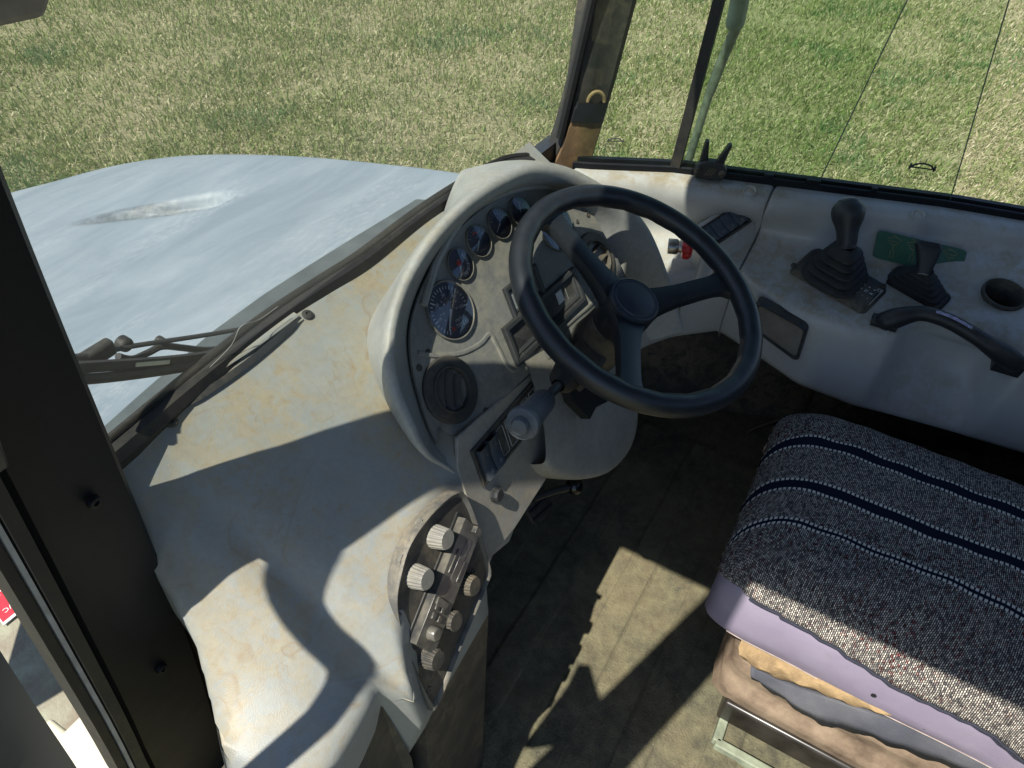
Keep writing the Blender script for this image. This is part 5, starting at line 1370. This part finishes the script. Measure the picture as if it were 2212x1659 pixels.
# bellows: ribbed brown rubber
k = N("bellows_brown"); M_bel = k.pbr(k.mix(k.ramp(k.noise(11, 6, .65), [(.35, 0.), (.65, 1.)]), (.15, .105, .075), (.40, .30, .21)), .75, k.noise(150, 4), .3, .001, spec=.3)
m_ = MB(); rows = []
for i, zz_ in enumerate(np.linspace(.33, .085, 25)):
    off = .011*abs(((i % 8)/4)-1); x0 = -.098-.012*(i/24)+off-.008; x1 = .33
    yA = -.352+off*.8; rr = [(x1, -1.1), (x1, yA), (x0+.06, yA), (x0+.018, yA-.008), (x0+.004, yA-.03), (x0, yA-.07), (x0, -1.1)]
    rows.append([(x, y, zz_) for x, y in rr])
m_.grid(rows); m_.build("bellows", M_bel, seat, ang=50)
m_ = MB(); m_.prism([(x, y, .02) for x, y in ((-.118, -.385), (.34, -.385), (.34, -1.1), (-.118, -1.1))], (0, 0, 1), .07); m_.build("base", simple("base_black", (.03, .026, .022), .3, nz=18, amt=.6), seat, bevel=.006)
# raised edge trim of the seat plinth
m_ = MB(); m_.box((.10, -.402, .012), (.53, .018, .03)); m_.box((-.165, -.75, .012), (.018, .70, .03)); m_.build("plinth_edge", simple("plinth_green", (.25, .28, .20), .7, nz=30, amt=.4), seat, bevel=.003)

# ------------------------------------------------------------------ door edge, fender, sticker outside at lower left
k = N("dull_door"); M_door = k.pbr(k.mix(k.ramp(k.noise(4, 4), [(.3, 0.), (.7, 1.)]), (.07, .075, .075), (.13, .135, .13)), .5)
def dd(a, b, dep): return CP+ray(a, b)*dep
da = [dd(a, b, d) for a, b, d in ((-140, 1180, .36), (0, 1405, .40), (90, 1545, .44), (170, 1665, .48), (240, 1780, .53))]
db = [dd(a, b, d) for a, b, d in ((-220, 1330, .33), (-60, 1500, .36), (40, 1600, .39), (105, 1680, .42), (180, 1800, .46))]
dc = [dd(a, b, d) for a, b, d in ((-330, 1500, .30), (-150, 1600, .33), (-30, 1700, .36), (40, 1760, .38), (100, 1900, .42))]
door = empty("cab_door", tuple(da[2]), "dark grey edge of the opened cab door at the lower left corner", "door")
m_ = MB(); m_.grid([[a+np.array((.0, .02, -.02)), a, b, c_] for a, b, c_ in zip(cr(da, 4), cr(db, 4), cr(dc, 4))]); m_.build("door_edge", M_door, door, ang=25)
# unseen post, added only to throw the broad shadow over the floor
m_ = MB(); m_.prism([(-1.03, .09, .30), (-.99, .09, .30), (-.99, -.03, .30), (-1.03, -.03, .30)], (0, 0, 1), 1.75); m_.build("shadow_post", M_black, door, smooth=False)
# unseen curved tube, added and shaped to cast the curved dash shadow
gr = [(-1.0, .40, 1.60), (-1.0, .375, 1.53), (-1.0, .345, 1.465), (-1.0, .325, 1.385), (-1.0, .302, 1.335), (-1.0, .265, 1.297), (-1.0, .215, 1.26), (-1.0, .192, 1.18), (-1.0, .185, 1.10), (-1.0, .185, .80), (-1.0, .185, .35)]
gpth = cr([np.array(p) for p in gr], 6); gR = [lerp(p[2], [.3, 1.2, 1.26, 1.30, 1.335, 1.385, 1.465, 1.55], [.016, .017, .018, .019, .022, .030, .034, .04]) for p in gpth]
m_ = MB(); m_.tube(gpth, gR, 14); tag(m_.build("shadow_rail", M_black), "unseen curved black tube added to cast the shadow on the dash", "shadow caster")
# fender / deck below with sticker
k = N("deck_paint"); M_deck = k.pbr(k.mix(k.ramp(k.noise(7, 6, .65), [(.35, 0.), (.65, 1.)]), (.22, .17, .13), (.36, .36, .27)), .85, k.noise(120, 4), .5, .004)
deck = MB(); deck.box((-.85, 2.0, -.62), (.9, 2.4, .05)); tag(deck.build("front_fender", M_deck, bevel=.01), "mottled brown fender deck below the left side of the cab", "fender")
sg_ = [onpl(a, b, (0, 0, -.588), (0, 0, 1)) for a, b in ((-40, 1180), (62, 1290), (40, 1330), (5, 1352), (-60, 1330))]
sc0 = [onpl(a, b, (0, 0, -.586), (0, 0, 1)) for a, b in ((0, 1190), (48, 1320), (8, 1352), (-70, 1240))]
e1 = sc0[1]-sc0[0]; e2 = sc0[2]-sc0[1]
stk_ = empty("warning_sticker", tuple(sc0[1]), "red warning sticker with white upside down lettering on the fender", "sticker")
m_ = MB(); ctr_ = (sc0[0]+sc0[1]+sc0[2]+sc0[3])/4
def grow(P_, f): c_ = sum(P_)/len(P_); return [c_+(p-c_)*f for p in P_]
m_.prism(sc0, (0, 0, 1), .003); m_.build("border", M_white, stk_, smooth=False)
g2_ = grow(sc0, .92); MB().prism([p+np.array((0, 0, .0034)) for p in g2_], (0, 0, 1), .001).build("red_field", M_redsign, stk_, smooth=False)
ex_ = sc0[2]-sc0[1]; ex_ /= np.linalg.norm(ex_); ey_ = sc0[1]-sc0[0]; ey_ /= np.linalg.norm(ey_); m_ = MB()
lw = np.linalg.norm(sc0[2]-sc0[1])
for s_, f_, z_ in (("WC", .16, .34), ("LN", .45, .55)):
    p = sc0[1]+(sc0[2]-sc0[1])*.45+(sc0[0]-sc0[1])*f_; v, f = text("t", s_, lw*z_*1.2, p+np.array((0, 0, .0047)), ex_, ey_, None, lift=.0); m_.add(v, f)
m_.build("lettering", M_white, stk_, smooth=False)
cb = MB(); q0 = Zp(222, 1650, -.5); cb.box(q0, (.10, .22, .13)); cb.box(q0+np.array((-.02, .14, .02)), (.05, .08, .06))
tag(cb.build("step_box", M_cream, bevel=.012, seg=3), "cream painted metal box end low outside beside the pillar", "box")
